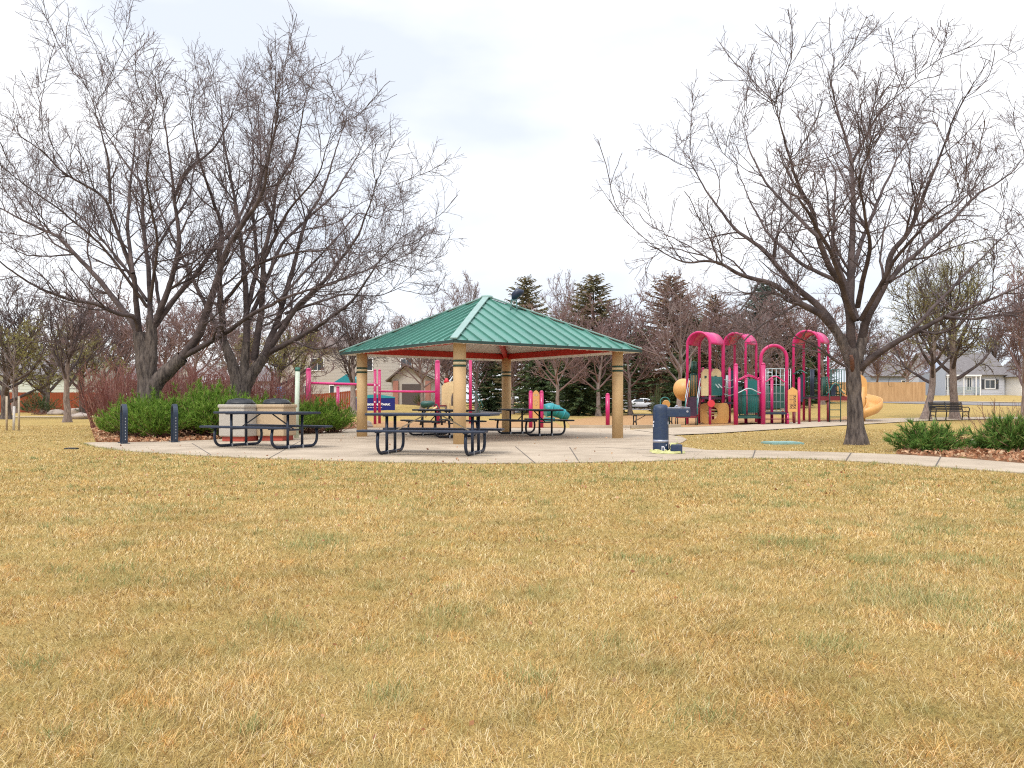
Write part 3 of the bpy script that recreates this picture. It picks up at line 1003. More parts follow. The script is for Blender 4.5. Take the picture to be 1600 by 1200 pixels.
# ---- fallen leaves (stuff)
def leaves(n, poly, seed, size=(0.05, 0.11), ybias=None):
    rng = np.random.default_rng(seed)
    pl = poly_px(poly)
    lo = np.array([min(p.x for p in pl), min(p.y for p in pl)])
    hi = np.array([max(p.x for p in pl), max(p.y for p in pl)])
    x = rng.uniform(lo[0], hi[0], n)
    y = lo[1] + (hi[1] - lo[1]) * rng.uniform(0, 1, n) ** (ybias or 1.0)
    k = pip(pl, x, y)
    x, y = x[k], y[k]
    n = len(x)
    c = np.stack([x, y, rng.uniform(0.02, 0.09, n)], 1)
    def ru():
        v = rng.normal(0, 1, (n, 3)); v[:, 2] *= 0.6
        return v / np.linalg.norm(v, axis=1, keepdims=True)
    u = ru(); v = np.cross(u, ru()); v /= np.linalg.norm(v, axis=1, keepdims=True)
    s = rng.uniform(*size, n)[:, None]
    V = np.stack([c - u * s * .5, c + v * s * .32, c + u * s * .5, c - v * s * .32], 1).reshape(-1, 3)
    i = np.arange(n)[:, None] * 4
    fast_mesh('leaf_litter', V, [i + np.array([[0, 1, 2, 3]])], M['leaf'], None, False)['kind'] = 'stuff'
leaves(26000, BEDL, 3, ybias=1.7)
leaves(16000, BEDR, 4)
leaves(900, [(120, 700), (400, 716), (900, 724), (1500, 735), (1560, 800), (100, 800)], 6, (0.02, 0.05))
leaves(120, [(250, 1240), (1350, 1240), (1300, 820), (300, 820)], 8, (0.012, 0.03))
leaves(160, PAD, 9, (0.03, 0.07))

# ================================================================== THE SHELTER
CX, CY = -0.7, 22.1
ang = R(8.3)
dd = Vector((math.sin(ang), math.cos(ang), 0))      # front -> back diagonal
ee = Vector((math.cos(ang), -math.sin(ang), 0))     # left -> right diagonal
Cc = Vector((CX, CY, 0))
sh = empty('picnic_shelter', Cc, 0, 'open picnic shelter with green ribbed metal hip roof on four tan round columns', 'shelter')
HD, RD = 3.6, 4.25
EZ, AZ = 2.40, 3.90
corner = [-dd, ee, dd, -ee]          # front, right, back, left
ci = [c * HD for c in corner]
ri = [c * RD + Vector((0, 0, EZ)) for c in corner]
apex = Vector((0, 0, AZ))
def roof_z(p):
    """underside height of the roof above a plan point"""
    u = max(abs(p.dot((dd + ee).normalized())), abs(p.dot((dd - ee).normalized())))
    return EZ + (AZ - EZ) * (1 - u / (RD / math.sqrt(2)))
for c in ci:
    col = MB().cyl(c + Vector((0, 0, 0.015)), 0.150, roof_z(c) - 0.10, 28).build('column', M['column'], sh)
    for zc, hh, mm in ((1.815, 0.050, 'band'), (1.870, 0.062, 'cream_band'), (1.930, 0.050, 'band')):
        o = MB().cyl(c + Vector((0, 0, zc)), 0.1525, hh, 28).build('painted_band', M[mm], col)
# sheets of the roof, ribs, caps
for i in range(4):
    a, b = ri[i], ri[(i + 1) % 4]
    top = MB()
    top.slab([a, b, apex], 0.03)
    mid = (a + b) / 2
    along = (b - a).normalized()
    upv = (apex - mid)
    L = (b - a).length
    nrm = (b - a).cross(apex - a).normalized()
    if nrm.z < 0: nrm = -nrm
    nr = 16
    for kx in range(1, nr):
        t = kx / nr
        s = a.lerp(b, t)
        f = 1 - abs(2 * t - 1)
        e = s + upv * f
        e = s.lerp(e, 0.985)
        top.beam(s + nrm * 0.02, e + nrm * 0.02, 0.022, 0.05, up=nrm)
    top.build('roof_panel', M['roof_green'], sh)
    soff = MB()
    dz = Vector((0, 0, -0.060))
    sa, sb, sap = a * 0.985 + Vector((0, 0, EZ * 0.015)) + dz, b * 0.985 + Vector((0, 0, EZ * 0.015)) + dz, apex + dz
    soff.slab([sa, sb, sap], 0.012)
    for kx in range(1, 22):
        t = kx / 22
        s = sa.lerp(sb, t)
        e = s + (sap - (sa + sb) / 2) * (1 - abs(2 * t - 1)) * 0.98
        soff.beam(s - nrm * 0.012, e - nrm * 0.012, 0.03, 0.028, up=nrm)
    soff.build('soffit', M['soffit'], sh)
    fa = MB()
    fa.beam(a + Vector((0, 0, -0.03)), b + Vector((0, 0, -0.03)), 0.03, 0.065)
    fa.build('eave_trim', M['eave_trim'], sh)
    cap = MB()
    cap.beam(a + Vector((0, 0, 0.035)), a.lerp(apex, 0.995) + Vector((0, 0, 0.035)), 0.17, 0.035, bev=0.01)
    cap.build('hip_cap', M['roof_cap'], sh)
    bm_ = MB()
    pa, pb = ci[i], ci[(i + 1) % 4]
    zt = roof_z(pa) - 0.115
    bm_.beam(pa.lerp(pb, 0.02) + Vector((0, 0, zt - 0.065)), pa.lerp(pb, 0.98) + Vector((0, 0, zt - 0.065)), 0.10, 0.17)
    bm_.build('beam', M['beam_red'], sh)
    rf = MB()
    rf.beam(pa + Vector((0, 0, zt - 0.06)), Vector((0, 0, AZ - 0.26)) + pa * 0.03, 0.12, 0.20)
    rf.build('hip_rafter', M['beam_red'], sh)
cp = MB()
cp.lathe(Vector((0, 0, AZ - 0.03)), [(0.20, 0.0), (0.16, 0.07), (0.02, 0.10)], 12)
cp.build('roof_peak_cap', M['roof_cap'], sh)
fx = P(803, 470, 21.7) - Cc
fz = roof_z(fx * 1.0) + 0.02
br = MB()
for s in (-0.09, 0.09):
    br.tube([(fx.x + s, fx.y - 0.1, roof_z(Vector((fx.x + s, fx.y - 0.1, 0))) + 0.0), (fx.x + s * 0.7, fx.y, fz + 0.24)], 0.022, 6)
br.box((fx.x, fx.y, fz + 0.24), (0.18, 0.10, 0.03))
fxo = br.build('roof_fixture', M['fixture_leg'], sh)
hd = MB()
hd.tube([(fx.x - 0.02, fx.y, fz + 0.24), (fx.x + 0.03, fx.y, fz + 0.36), (fx.x + 0.12, fx.y - 0.02, fz + 0.45), (fx.x + 0.27, fx.y - 0.03, fz + 0.46)], [0.05, 0.11, 0.125, 0.05], 12)
hd.build('hooded_head', M['fixture'], fxo)

# ================================================================== PICNIC TABLES
def picnic_table(loc, rz, m, brace_m, label, group='picnic tables at the shelter'):
    root = empty('picnic_table', loc, rz, label, 'picnic table', group)
    L = 2.44
    MB().box((0, 0, 0.745), (L, 0.76, 0.05), bev=0.018).build('tabletop', m, root)
    for s in (-1, 1):
        MB().box((0, s * 0.63, 0.445), (L, 0.25, 0.045), bev=0.016).build('seat', m, root)
    for sx in (-0.84, 0.84):
        fr = MB()
        pts = []
        w, r, zb, zt = 0.66, 0.17, 0.035, 0.42
        pts.append((sx, -w + 0.02, zt)); pts.append((sx, -w - 0.005, zb + r + 0.06))
        for k in range(7):
            a = PI + k * PI / 12
            pts.append((sx, -w + r + r * math.cos(a), zb + r + r * math.sin(a)))
        for k in range(7):
            a = 1.5 * PI + k * PI / 12
            pts.append((sx, w - r + r * math.cos(a), zb + r + r * math.sin(a)))
        pts.append((sx, w + 0.005, zb + r + 0.06)); pts.append((sx, w - 0.02, zt))
        fr.tube(pts, 0.030, 10)
        for y in (-0.21, 0.21):
            fr.tube([(sx, y, zb), (sx, y, 0.72)], 0.029, 10)
        fr.box((sx, 0, 0.405), (0.04, 1.44, 0.03)) if False else None
        fr.beam((sx, -0.21, 0.39), (sx, 0.21, 0.39), 0.025, 0.035)
        for s in (-1, 1):
            fr.box((sx, s * 0.63, 0.4145), (0.05, 0.22, 0.014))
        fr.box((sx, 0, 0.7125), (0.05, 0.7, 0.014))
        f = fr.build('leg_frame', m, root)
        for y in (-0.21, 0.21):
            MB().box((sx, y, zb), (0.072, 0.04, 0.072)).build('clamp', M['galv'], f)
        b2 = MB()
        b2.beam((sx * 0.97, 0, 0.395), (sx * 0.22, 0, 0.718), 0.022, 0.022)
        b2.build('brace', brace_m, root)
    return root
picnic_table((-5.33, 17.27, 0.02), R(-29), M['navy'], M['navy'], 'navy picnic table with tube legs in front of the two concrete litter bins')
picnic_table((-1.50, 15.06, 0.02), R(-13), M['navy'], M['bare_brace'], 'navy picnic table with pale diagonal braces, nearest to the lawn, before the front column')
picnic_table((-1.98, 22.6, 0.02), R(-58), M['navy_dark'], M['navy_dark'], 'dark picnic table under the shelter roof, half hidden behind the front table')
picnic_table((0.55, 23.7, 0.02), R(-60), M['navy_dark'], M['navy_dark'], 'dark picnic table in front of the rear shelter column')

# ================================================================== PATIO FURNITURE
def bike_rack(p0, rz, label):
    root = empty('bike_rack', p0, rz, label, 'bike rack', 'blue hoop racks on the patio edge')
    # a wide flat channel bent to a hoop, in the local XZ plane
    prof = []
    W, H_ = 0.26, 0.93
    pts = [(-W, 0.02)] + [(-W, H_ - W)] + [(-W * math.cos(k * PI / 14), H_ - W + W * math.sin(k * PI / 14)) for k in range(1, 14)] + [(W, H_ - W), (W, 0.02)]
    mb = MB()
    wd, th = 0.105, 0.012
    def inner(p):
        x, z = p
        if z <= H_ - W + 1e-6: return (x - math.copysign(0.035, x), z)
        a = math.atan2(z - (H_ - W), x)
        return ((W - 0.035) * math.cos(a), H_ - W + (W - 0.035) * math.sin(a))
    vs, fs = [], []
    for p in pts:
        q = inner(p)
        vs += [(p[0], -wd / 2, p[1]), (p[0], wd / 2, p[1]), (q[0], wd / 2, q[1]), (q[0], -wd / 2, q[1])]
    for i in range(len(pts) - 1):
        for k in range(4):
            fs.append((i * 4 + k, i * 4 + (k + 1) % 4, i * 4 + 4 + (k + 1) % 4, i * 4 + 4 + k))
    fs += [(3, 2, 1, 0), tuple(len(vs) - 4 + k for k in range(4))]
    mb._add(vs, fs)
    hoop = mb.build('hoop', M['rack'], root)
    for s in (-1, 1):
        MB().box((s * (W - 0.02), 0, 0.008), (0.12, 0.20, 0.016), bev=0.004).build('foot_plate', M['rack'], root)
    for s in (-1, 1):
        for k in range(8):
            MB().box((s * (W + 0.002), 0.0, 0.1 + k * 0.07), (0.008, 0.016, 0.032), bev=0.002).build('worn_slot', M['galv'], hoop)
    return root
g1, g2 = G(193, 694.6), G(271.5, 692.2)
bike_rack((g1.x - 0.10, g1.y + 0.22, 0.02), R(123), 'blue hoop bike rack at the left tip of the patio, farther from the litter bins')
bike_rack((g2.x - 0.06, g2.y + 0.18, 0.02), R(120), 'blue hoop bike rack with worn slots, beside the left picnic table')

def litter_bin(loc, rz, m, label, h=0.71):
    root = empty('litter_bin', loc, rz, label, 'litter bin', 'concrete litter bins behind the picnic table')
    MB().box((0, 0, 0.06), (0.62, 0.62, 0.12), bev=0.01).build('base', M['bin_red'], root)
    MB().box((0, 0, 0.12 + h / 2), (0.74, 0.74, h), bev=0.035).build('body', m, root)
    MB().box((0, 0, 0.12 + h + 0.045), (0.78, 0.78, 0.09), bev=0.03).build('rim', m, root)
    lid = MB()
    lid.lathe((0, 0, 0.12 + h + 0.085), [(0.345, 0.0), (0.365, 0.025), (0.33, 0.06), (0.30, 0.10), (0.24, 0.13), (0.10, 0.15), (0.01, 0.152)], 26)
    lo = lid.build('lid', M['black_plastic'], root)
    rr = random.Random(3)
    for v in lo.data.vertices:
        v.co.x *= 1 + rr.uniform(-0.03, 0.03); v.co.z += rr.uniform(-0.012, 0.012)
    return root
b1 = G(366, 691.5); b2 = G(424, 690.5)
litter_bin((b1.x, b1.y + 0.45, 0.02), R(-17), M['bin'], 'grey concrete litter bin with black lid, nearer to the bike racks')
litter_bin((b2.x, b2.y + 0.45, 0.02), R(-10), M['bin_tan'], 'tan concrete litter bin with black lid beside the pale green post')

pg = G(463, 685.3)
pr = empty('post', (pg.x, pg.y, 0.02), R(10), 'pale green square post with dark green cap beside the litter bins', 'post')
MB().tube([(0, 0, 0), (0.035, 0, 1.82)], 0.062, 12).build('shaft', M['post_green'], pr)
MB().tube([(0.035, 0, 1.82), (0.037, 0, 1.92)], 0.068, 12).build('cap', M['post_cap'], pr)

# drinking fountain
f0 = G(1034.7, 710.5)
df = empty('drinking_fountain', (f0.x, f0.y + 0.15, 0.02), R(-6), 'scuffed blue pedestal drinking fountain with one long arm and silver band', 'drinking fountain')
MB().lathe((0, 0, 0), [(0.150, 0), (0.150, 0.05), (0.147, 0.80), (0.145, 0.85), (0.13, 0.90), (0.10, 0.925), (0.03, 0.935), (0.005, 0.935)], 28).build('pedestal', M['fount'], df)
hb = MB()
hb.box((0.0, 0, 0.75), (0.295, 0.20, 0.25), bev=0.05)
hb.box((0.30, 0, 0.775), (0.50, 0.20, 0.165), bev=0.02)
arm = hb.build('arm', M['fount'], df)
MB().tube([(0.49, -0.104, 0.80), (0.49, -0.112, 0.80)], 0.022, 14).build('push_button', M['silver'], arm)
MB().lathe((0.40, 0, 0.874), [(0.10, 0), (0.11, 0.014), (0.085, 0.014), (0.06, 0.002), (0.005, 0.0)], 22).build('basin', M['silver'], arm)
MB().box((0.33, 0, 0.866), (0.42, 0.185, 0.018), bev=0.004).build('top_plate', M['silver'], arm)
MB().tube([(0.27, 0, 0.85), (0.27, 0, 0.885), (0.29, 0, 0.905), (0.32, 0, 0.905)], 0.012, 8).build('spout', M['silver'], arm)
MB().cyl((0, 0, 0.205), 0.1505, 0.055, 28).build('silver_band', M['silver'], df)
rr = random.Random(8)
for (a, z, w, h) in [(-2.75, 0.60, 0.03, 0.035), (-2.85, 0.53, 0.035, 0.055), (-0.45, 0.58, 0.02, 0.05), (-1.5, 0.10, 0.012, 0.09), (-1.35, 0.13, 0.03, 0.02), (-1.2, 0.09, 0.016, 0.08), (-1.05, 0.07, 0.03, 0.03), (-0.9, 0.16, 0.012, 0.03)]:
    MB().box((0.1485 * math.cos(a), 0.1485 * math.sin(a), z), (0.008, w, h), rz=a).build('paint_chip', M['white_chip'], df)
st = empty('step_block', (f0.x + 0.275, f0.y + 0.10, 0.02), R(-8), 'small dark blue step block at the foot of the drinking fountain', 'step')
MB().box((0, 0, 0.085), (0.235, 0.26, 0.17), bev=0.012).build('block', M['fount'], st)
ct = MB()
rr = random.Random(12)
def ribbon(mb, pts, w):
    vs, fs = [], []
    for i, p in enumerate(pts):
        tw = 0.9 * math.sin(i * 1.7)
        vs += [Vector(p) + Vector((0, 0.012 * tw, -w / 2 * 0.6)), Vector(p) + Vector((0.01 * tw, w * 0.3, w / 2))]
    for i in range(len(pts) - 1):
        fs.append((2 * i, 2 * i + 1, 2 * i + 3, 2 * i + 2))
    o = len(mb.v)
    mb._add(vs, fs)
    off = Vector((0.0, 0.004, 0.003))
    mb._add([v + off for v in vs], [f[::-1] for f in fs])
pts = []
for i in range(26):
    t = i / 25
    a = -3.6 + t * 4.6
    r_ = 0.20 + 0.05 * rr.random()
    pts.append((f0.x + r_ * math.cos(a) + 0.02, f0.y + 0.15 + r_ * math.sin(a) * 0.9, 0.045 + 0.035 * rr.random()))
ribbon(ct, pts, 0.05)
ribbon(ct, [(f0.x + 0.13, f0.y - 0.05, 0.04), (f0.x + 0.145, f0.y - 0.03, 0.10), (f0.x + 0.15, f0.y - 0.02, 0.17), (f0.x + 0.17, f0.y - 0.01, 0.21), (f0.x + 0.26, f0.y, 0.205), (f0.x + 0.31, f0.y + 0.05, 0.21), (f0.x + 0.30, f0.y + 0.08, 0.28), (f0.x + 0.275, f0.y + 0.09, 0.31)], 0.035)
ribbon(ct, [(f0.x - 0.2, f0.y - 0.02, 0.05), (f0.x - 0.1, f0.y - 0.07, 0.04), (f0.x, f0.y - 0.08, 0.045), (f0.x + 0.1, f0.y - 0.06, 0.04), (f0.x + 0.2, f0.y - 0.1, 0.04), (f0.x + 0.32, f0.y - 0.07, 0.045), (f0.x + 0.42, f0.y, 0.04), (f0.x + 0.46, f0.y + 0.1, 0.045)], 0.05)
tag(ct.build('caution_tape', M['tape']), 'loose yellow caution tape wound around the foot of the drinking fountain', 'tape')

uc = G(1222, 693.5)
uo = empty('utility_cover', (uc.x, uc.y, 0), R(8), 'flat grey green utility box lid set in the grass before the large tree', 'utility cover')
MB().box((0, 0, 0.015), (0.80, 0.62, 0.05), bev=0.01).build('frame', M['cover'], uo)
MB().box((0, 0, 0.044), (0.72, 0.54, 0.02), bev=0.006).build('lid', M['cover'], uo)
sp_ = G(112, 701.8)
tag(MB().box((sp_.x, sp_.y, 0.01), (0.24, 0.16, 0.04), bev=0.012).build('valve_lid', M['iron']), 'small black irrigation valve lid in the lawn off the left patio tip', 'valve lid')

# park bench beneath the right trees, seen from behind
def park_bench(loc, rz, label):
    root = empty('park_bench', loc, rz, label, 'bench')
    W = 1.85
    MB().box((0, 0.03, 0.44), (W, 0.42, 0.035), bev=0.01).build('seat', M['slat_dark'], root)
    b = MB()
    for k in range(5):
        b.beam((-W / 2, -0.21 - 0.022 * k, 0.52 + 0.085 * k), (W / 2, -0.21 - 0.022 * k, 0.52 + 0.085 * k), 0.02, 0.07, up=(0, 0.26, 1))
    b.build('backrest', M['slat_dark'], root)
    for x in (-W / 2 - 0.02, W / 2 + 0.02, 0):
        e = MB()
        e.tube([(x, -0.24, 0), (x, -0.19, 0.22), (x, -0.17, 0.42), (x, -0.22, 0.56), (x, -0.30, 0.92)], 0.026, 8)
        if x:
            e.tube([(x, 0.25, 0), (x, 0.20, 0.2), (x, 0.22, 0.42), (x, 0.27, 0.58), (x, 0.17, 0.66), (x, -0.05, 0.65), (x, -0.22, 0.66)], 0.026, 8)
            e.tube([(x, -0.19, 0.42), (x, 0.22, 0.42)], 0.022, 8)
            e.tube([(x, -0.17, 0.2), (x, 0.0, 0.27), (x, 0.19, 0.2)], 0.016, 8)
            e.box((x, 0.25, 0.012), (0.07, 0.10, 0.024))
        e.box((x, -0.24, 0.012), (0.07, 0.10, 0.024))
        e.build('end_frame', M['iron'], root)
    return root
pb_ = G(1478, 657.5)
park_bench((pb_.x, pb_.y - 0.3, gz(pb_.x, pb_.y) + 0.03), R(192), 'dark slatted park bench with iron arms under the trees beside the far path')
def flat_bench(loc, rz, label, w, m, legm):
    root = empty('flat_bench', loc, rz, label, 'bench')
    MB().box((0, 0, 0.455), (w, 0.40, 0.05), bev=0.012).build('seat', m, root)
    for s in (-1, 1):
        e = MB()
        x = s * (w / 2 - 0.1)
        for y in (-0.17, 0.17):
            e.tube([(x, y * 1.15, 0.0), (x, y * 0.8, 0.2), (x, y, 0.43)], 0.025, 7)
        e.tube([(x, -0.15, 0.12), (x, 0, 0.2), (x, 0.15, 0.12)], 0.02, 7)
        e.tube([(x, -0.17, 0.42), (x, 0.17, 0.42)], 0.02, 7)
        e.tube([(x, 0, 0.2), (x - s * 0.45, 0, 0.43)], 0.014, 6)
        e.build('leg', legm, root)
    return root
fb = G(1016, 666)
flat_bench((fb.x + 0.1, fb.y, 0.012), R(12), 'dark backless bench on wood chips behind the drinking fountain', 1.75, M['slat_dark'], M['iron'])

# ================================================================== PLAYGROUND (large climbing structure)
def gp(px, Y):
    x = X(px, Y)
    return Vector((x, Y, gz(x, Y)))
def up(p, z):
    return Vector((p.x, p.y, z))
pg0 = gp(1160, 36.5)
PS = empty('climbing_structure', pg0, 0, 'large magenta playground structure with arched roofs, stairs and tan spiral slide', 'playground')
def rel(p):
    return Vector(p) - pg0
def post(px, Y, ztop, r=0.065, m='magenta', zb=-0.05, parent=None):
    b = rel(gp(px, Y))
    mb = MB()
    mb.tube([b + Vector((0, 0, zb)), b + Vector((0, 0, ztop - r))], r, 14)
    mb.lathe(b + Vector((0, 0, ztop - r)), [(r, 0), (r * 0.9, r * 0.5), (r * 0.6, r * 0.85), (0.005, r)], 14)
    return mb.build('post', M[m], parent or PS)
def arch_pts(a, b, zs, n=18, drop=None):
    a, b = rel(a), rel(b)
    w = (b - a); w.z = 0
    r = w.length / 2
    c = (a + b) / 2
    u = w.normalized()
    out = []
    for i in range(n + 1):
        t = PI - PI * i / n
        out.append(Vector((c.x, c.y, 0)) + u * r * math.cos(t) + Vector((0, 0, zs + r * math.sin(t))))
    return out
def hoop(a, b, zs, r=0.062, z0=0.0):
    A, B = rel(a), rel(b)
    pts = [Vector((A.x, A.y, a.z - pg0.z + z0 - 0.05)), Vector((A.x, A.y, zs - 0.2))] + arch_pts(a, b, zs) + [Vector((B.x, B.y, zs - 0.2)), Vector((B.x, B.y, b.z - pg0.z + z0 - 0.05))]
    return MB().tube(pts, r, 12).build('arch', M['magenta'], PS)
def barrel(FL, FR, RR, RL, zs):
    hoop(FL, FR, zs)
    hoop(RL, RR, zs)
    a = arch_pts(FL, FR, zs)
    b = arch_pts(RL, RR, zs)
    mb = MB()
    t = 0.03
    ca, cb = sum(a, Vector()) / len(a), sum(b, Vector()) / len(b)
    vs, fs = [], []
    n = len(a)
    for i in range(n):
        ia, ib = (a[i] - Vector((ca.x, ca.y, zs))).normalized() * t, (b[i] - Vector((cb.x, cb.y, zs))).normalized() * t
        vs += [a[i] - ia, b[i] - ib, b[i] + ib * 1.5, a[i] + ia * 1.5]
    for i in range(n - 1):
        for k in range(4):
            fs.append((i * 4 + k, i * 4 + (k + 1) % 4, i * 4 + 4 + (k + 1) % 4, i * 4 + 4 + k))
    fs += [(0, 1, 2, 3), tuple(len(vs) - 4 + k for k in range(4))]
    mb._add(vs, fs, True)
    mb.build('arched_roof', M['pink'], PS)
def deck(pts, z, m='deck', th=0.10):
    q = [up(rel(p), z) for p in pts]
    return MB().prism(q, (0, 0, -th)).build('deck', M[m], PS)
def panel(a, b, z0, z1, m, th=0.03, inset=0.07, name='panel'):
    A, B = rel(a), rel(b)
    d = (B - A); d.z = 0
    d.normalize()
    A, B = A + d * inset, B - d * inset
    nrm = Vector((d.y, -d.x, 0)) * th
    q = [up(A, z0) - nrm / 2, up(B, z0) - nrm / 2, up(B, z1) - nrm / 2, up(A, z1) - nrm / 2]
    return MB().prism(q, nrm).build(name, M[m], PS)
def bars(a, b, z0, z1, n, m, r=0.014, name='barrier', inset=0.08, frame=0.02):
    A, B = rel(a), rel(b)
    d = (B - A); d.z = 0
    d.normalize()
    A, B = A + d * inset, B - d * inset
    mb = MB()
    for i in range(n):
        p = A.lerp(B, (i + 0.5) / n)
        mb.tube([up(p, z0), up(p, z1)], r, 6)
    for z in (z0, z1):
        mb.tube([up(A, z), up(B, z)], frame, 7)
    mb.tube([up(A, z0), up(A, z1)], frame, 7)
    mb.tube([up(B, z0), up(B, z1)], frame, 7)
    return mb.build(name, M[m], PS)
def wavy(a, b, z, h, m, r=0.022, name='handrail'):
    A, B = rel(a), rel(b)
    pts = []
    for i in range(15):
        t = i / 14
        p = A.lerp(B, t)
        pts.append(up(p, z + h * (0.5 - 0.5 * math.cos(2 * PI * t))))
    return MB().tube(pts, r, 8).build(name, M[m], PS)

# first roofed deck
FL, FR, RR, RL = gp(1074, 35.6), gp(1109.3, 35.0), gp(1129.3, 36.1), gp(1092.7, 36.7)
barrel(FL, FR, RR, RL, 3.56)
deck([FL, FR, RR, RL], 1.22)
panel(FR, RR, 1.28, 2.13, 'teal')
tp_ = MB()
c_ = (rel(FR) + rel(RR)) / 2
for s in (-0.08, 0.06):
    MB().beam(up(c_, 1.75) + Vector((s, -0.1, 0.05)), up(c_, 1.62) + Vector((s + 0.16, -0.12, 0)), 0.03, 0.05).build('play_pointer', M['rail_grey'], PS)
cpn = MB()
A, B = rel(RL) + Vector((0.08, 0, 0)), rel(RR) + Vector((-0.05, 0.1, 0))
prof = []
for i in range(13):
    t = i / 12
    prof.append(up(A.lerp(B, t), 2.28 + 0.20 * abs(math.sin(t * PI * 2)) ** 0.7 + 0.05))
cpn.prism([up(A, 1.28), up(B, 1.28)] + prof[::-1], (0.02, 0.035, 0))
cpo = cpn.build('scalloped_panel', M['cream_plastic'], PS)
for t in (0.22, 0.72):
    MB().box(up(A.lerp(B, t), 2.15) + Vector((0, -0.02, 0)), (0.10, 0.03, 0.10), bev=0.01).build('cut_out', M['dkgreen'], cpo)
post(1098.5, 37.2, 2.62)
post(1114, 37.4, 2.55)
# stairs up to the deck from a low transfer platform on legs
e0, e1 = rel(FL) + Vector((0.06, -0.04, 0)), rel(FL).lerp(rel(FR), 0.58)
outd = Vector((-0.33, -0.94, 0)).normalized()
stp = MB()
for k in range(5):
    z = 1.22 - k * 0.165
    o0 = outd * (0.23 * k)
    q = [up(e0 + o0, z), up(e1 + o0, z), up(e1 + o0 + outd * 0.25, z), up(e0 + o0 + outd * 0.25, z)]
    stp.prism(q, (0, 0, -0.045))
    q = [up(e0 + o0 + outd * 0.245, z - 0.045), up(e1 + o0 + outd * 0.245, z - 0.045), up(e1 + o0 + outd * 0.245, z - 0.165), up(e0 + o0 + outd * 0.245, z - 0.165)]
    stp.prism(q, outd * 0.012)
stp.build('stairs', M['deck'], PS)
for e in (e0, e1):
    MB().beam(up(e, 1.08) + outd * 0.0, up(e + outd * 1.2, 0.36), 0.05, 0.18).build('stringer', M['maroon'], PS)
    for dz in (0.40, 0.78):
        MB().tube([up(e, 1.26 + dz), up(e + outd * 1.15, 0.45 + dz), up(e + outd * 1.22, 0.36 + dz)], 0.020, 8).build('handrail', M['rail_grey'], PS)
    MB().tube([up(e + outd * 1.2, 0), up(e + outd * 1.2, 1.18)], 0.022, 8).build('rail_post', M['teal'], PS)
pq = [up(e0 + outd * 1.15 - Vector((0.35, 0, 0)), 0.40), up(e1 + outd * 1.15, 0.40), up(e1 + outd * 1.75, 0.40), up(e0 + outd * 1.75 - Vector((0.35, 0, 0)), 0.40)]
MB().prism(pq, (0, 0, -0.08)).build('transfer_platform', M['maroon'], PS)
for p in pq:
    MB().tube([up(p, 0.0), up(p, 0.33)], 0.024, 7).build('platform_leg', M['iron'], PS)
dr = up(rel(gp(1040.5, 34.2)), 0.0)
lp_ = [dr + Vector((-0.24, 0, 0.0)), dr + Vector((-0.24, 0, 1.0))] + [dr + Vector((-0.04 - 0.2 * math.cos(i * PI / 8), 0, 1.0 + 0.2 * math.sin(i * PI / 8))) for i in range(9)] + [dr + Vector((0.16, 0, 0.0))]
MB().tube(lp_, 0.022, 8).build('grab_loop', M['teal'], PS)
MB().tube([dr + Vector((0.02, 0.06, 0.93)), dr + Vector((0.0, -0.05, 0.90))], [0.16, 0.17], 20).build('play_drum', M['tan_plastic'], PS)
# green slatted gate and tan tube at the back of the deck
bars(gp(1077, 36.6), gp(1092, 37.0), 1.25, 2.28, 5, 'dkgreen', 0.025)
bub = MB()
bc = rel(gp(1068, 37.8))
bub.lathe(Vector((0, 0, 0)), [(0.46, -0.35), (0.50, -0.3), (0.50, 0.0), (0.44, 0.22), (0.30, 0.36), (0.12, 0.42), (0.005, 0.43)], 24)
bo = bub.build('crawl_bubble', M['tan_plastic'], PS)
bo.location = up(bc, 1.62)
bo.rotation_euler = (R(70), 0, R(-25))
panel(gp(1081, 37.4), gp(1091, 37.4), 1.28, 2.25, 'tan_plastic', 0.04, 0.0)
bars(gp(1078, 36.8), gp(1091, 36.8), 2.3, 2.85, 3, 'dkgreen', 0.022)
# under the first deck: tan crawl panel with a round opening, red disc
tpn = MB()
A, B = rel(gp(1094, 35.6)), rel(gp(1138, 36.2))
cen = A.lerp(B, 0.42)
uu = (B - A); uu.z = 0
LL = uu.length
uu.normalize()
nn_ = Vector((uu.y, -uu.x, 0)) * 0.05
rad = 0.30
cz = 0.50
ring = [up(cen, cz) + uu * rad * math.cos(2 * PI * i / 24) + Vector((0, 0, rad * math.sin(2 * PI * i / 24))) for i in range(24)]
def sqp(i):
    a = 2 * PI * i / 24
    c, s = math.cos(a), math.sin(a)
    x0, x1 = -0.42 * LL, 0.58 * LL
    tx = (x1 if c > 0 else -x0) / max(abs(c), 1e-6)
    tz = (0.45 if s > 0 else 0.47) / max(abs(s), 1e-6)
    t = min(tx, tz)
    return up(cen, cz) + uu * c * t + Vector((0, 0, s * t))
outr = [sqp(i) for i in range(24)]
for i in range(24):
    j = (i + 1) % 24
    tpn.prism([ring[i], outr[i], outr[j], ring[j]], nn_)
tpn.build('crawl_panel', M['tan_plastic'], PS)
gr_ = MB()
for dz in (-0.12, 0.0, 0.14):
    gr_.tube([up(cen, cz + dz) - uu * 0.27, up(cen, cz + dz) + uu * 0.27], 0.03, 8)
gr_.build('crawl_bar', M['cream_plastic'], PS)
dsc = rel(gp(1111, 34.75))
MB().tube([up(dsc, 0.93) + Vector((0, 0.04, 0)), up(dsc, 0.93) + Vector((0, -0.05, 0))], 0.155, 24).build('red_disc', M['red_plastic'], PS)
post(1109.3, 34.85, 1.3, 0.05)

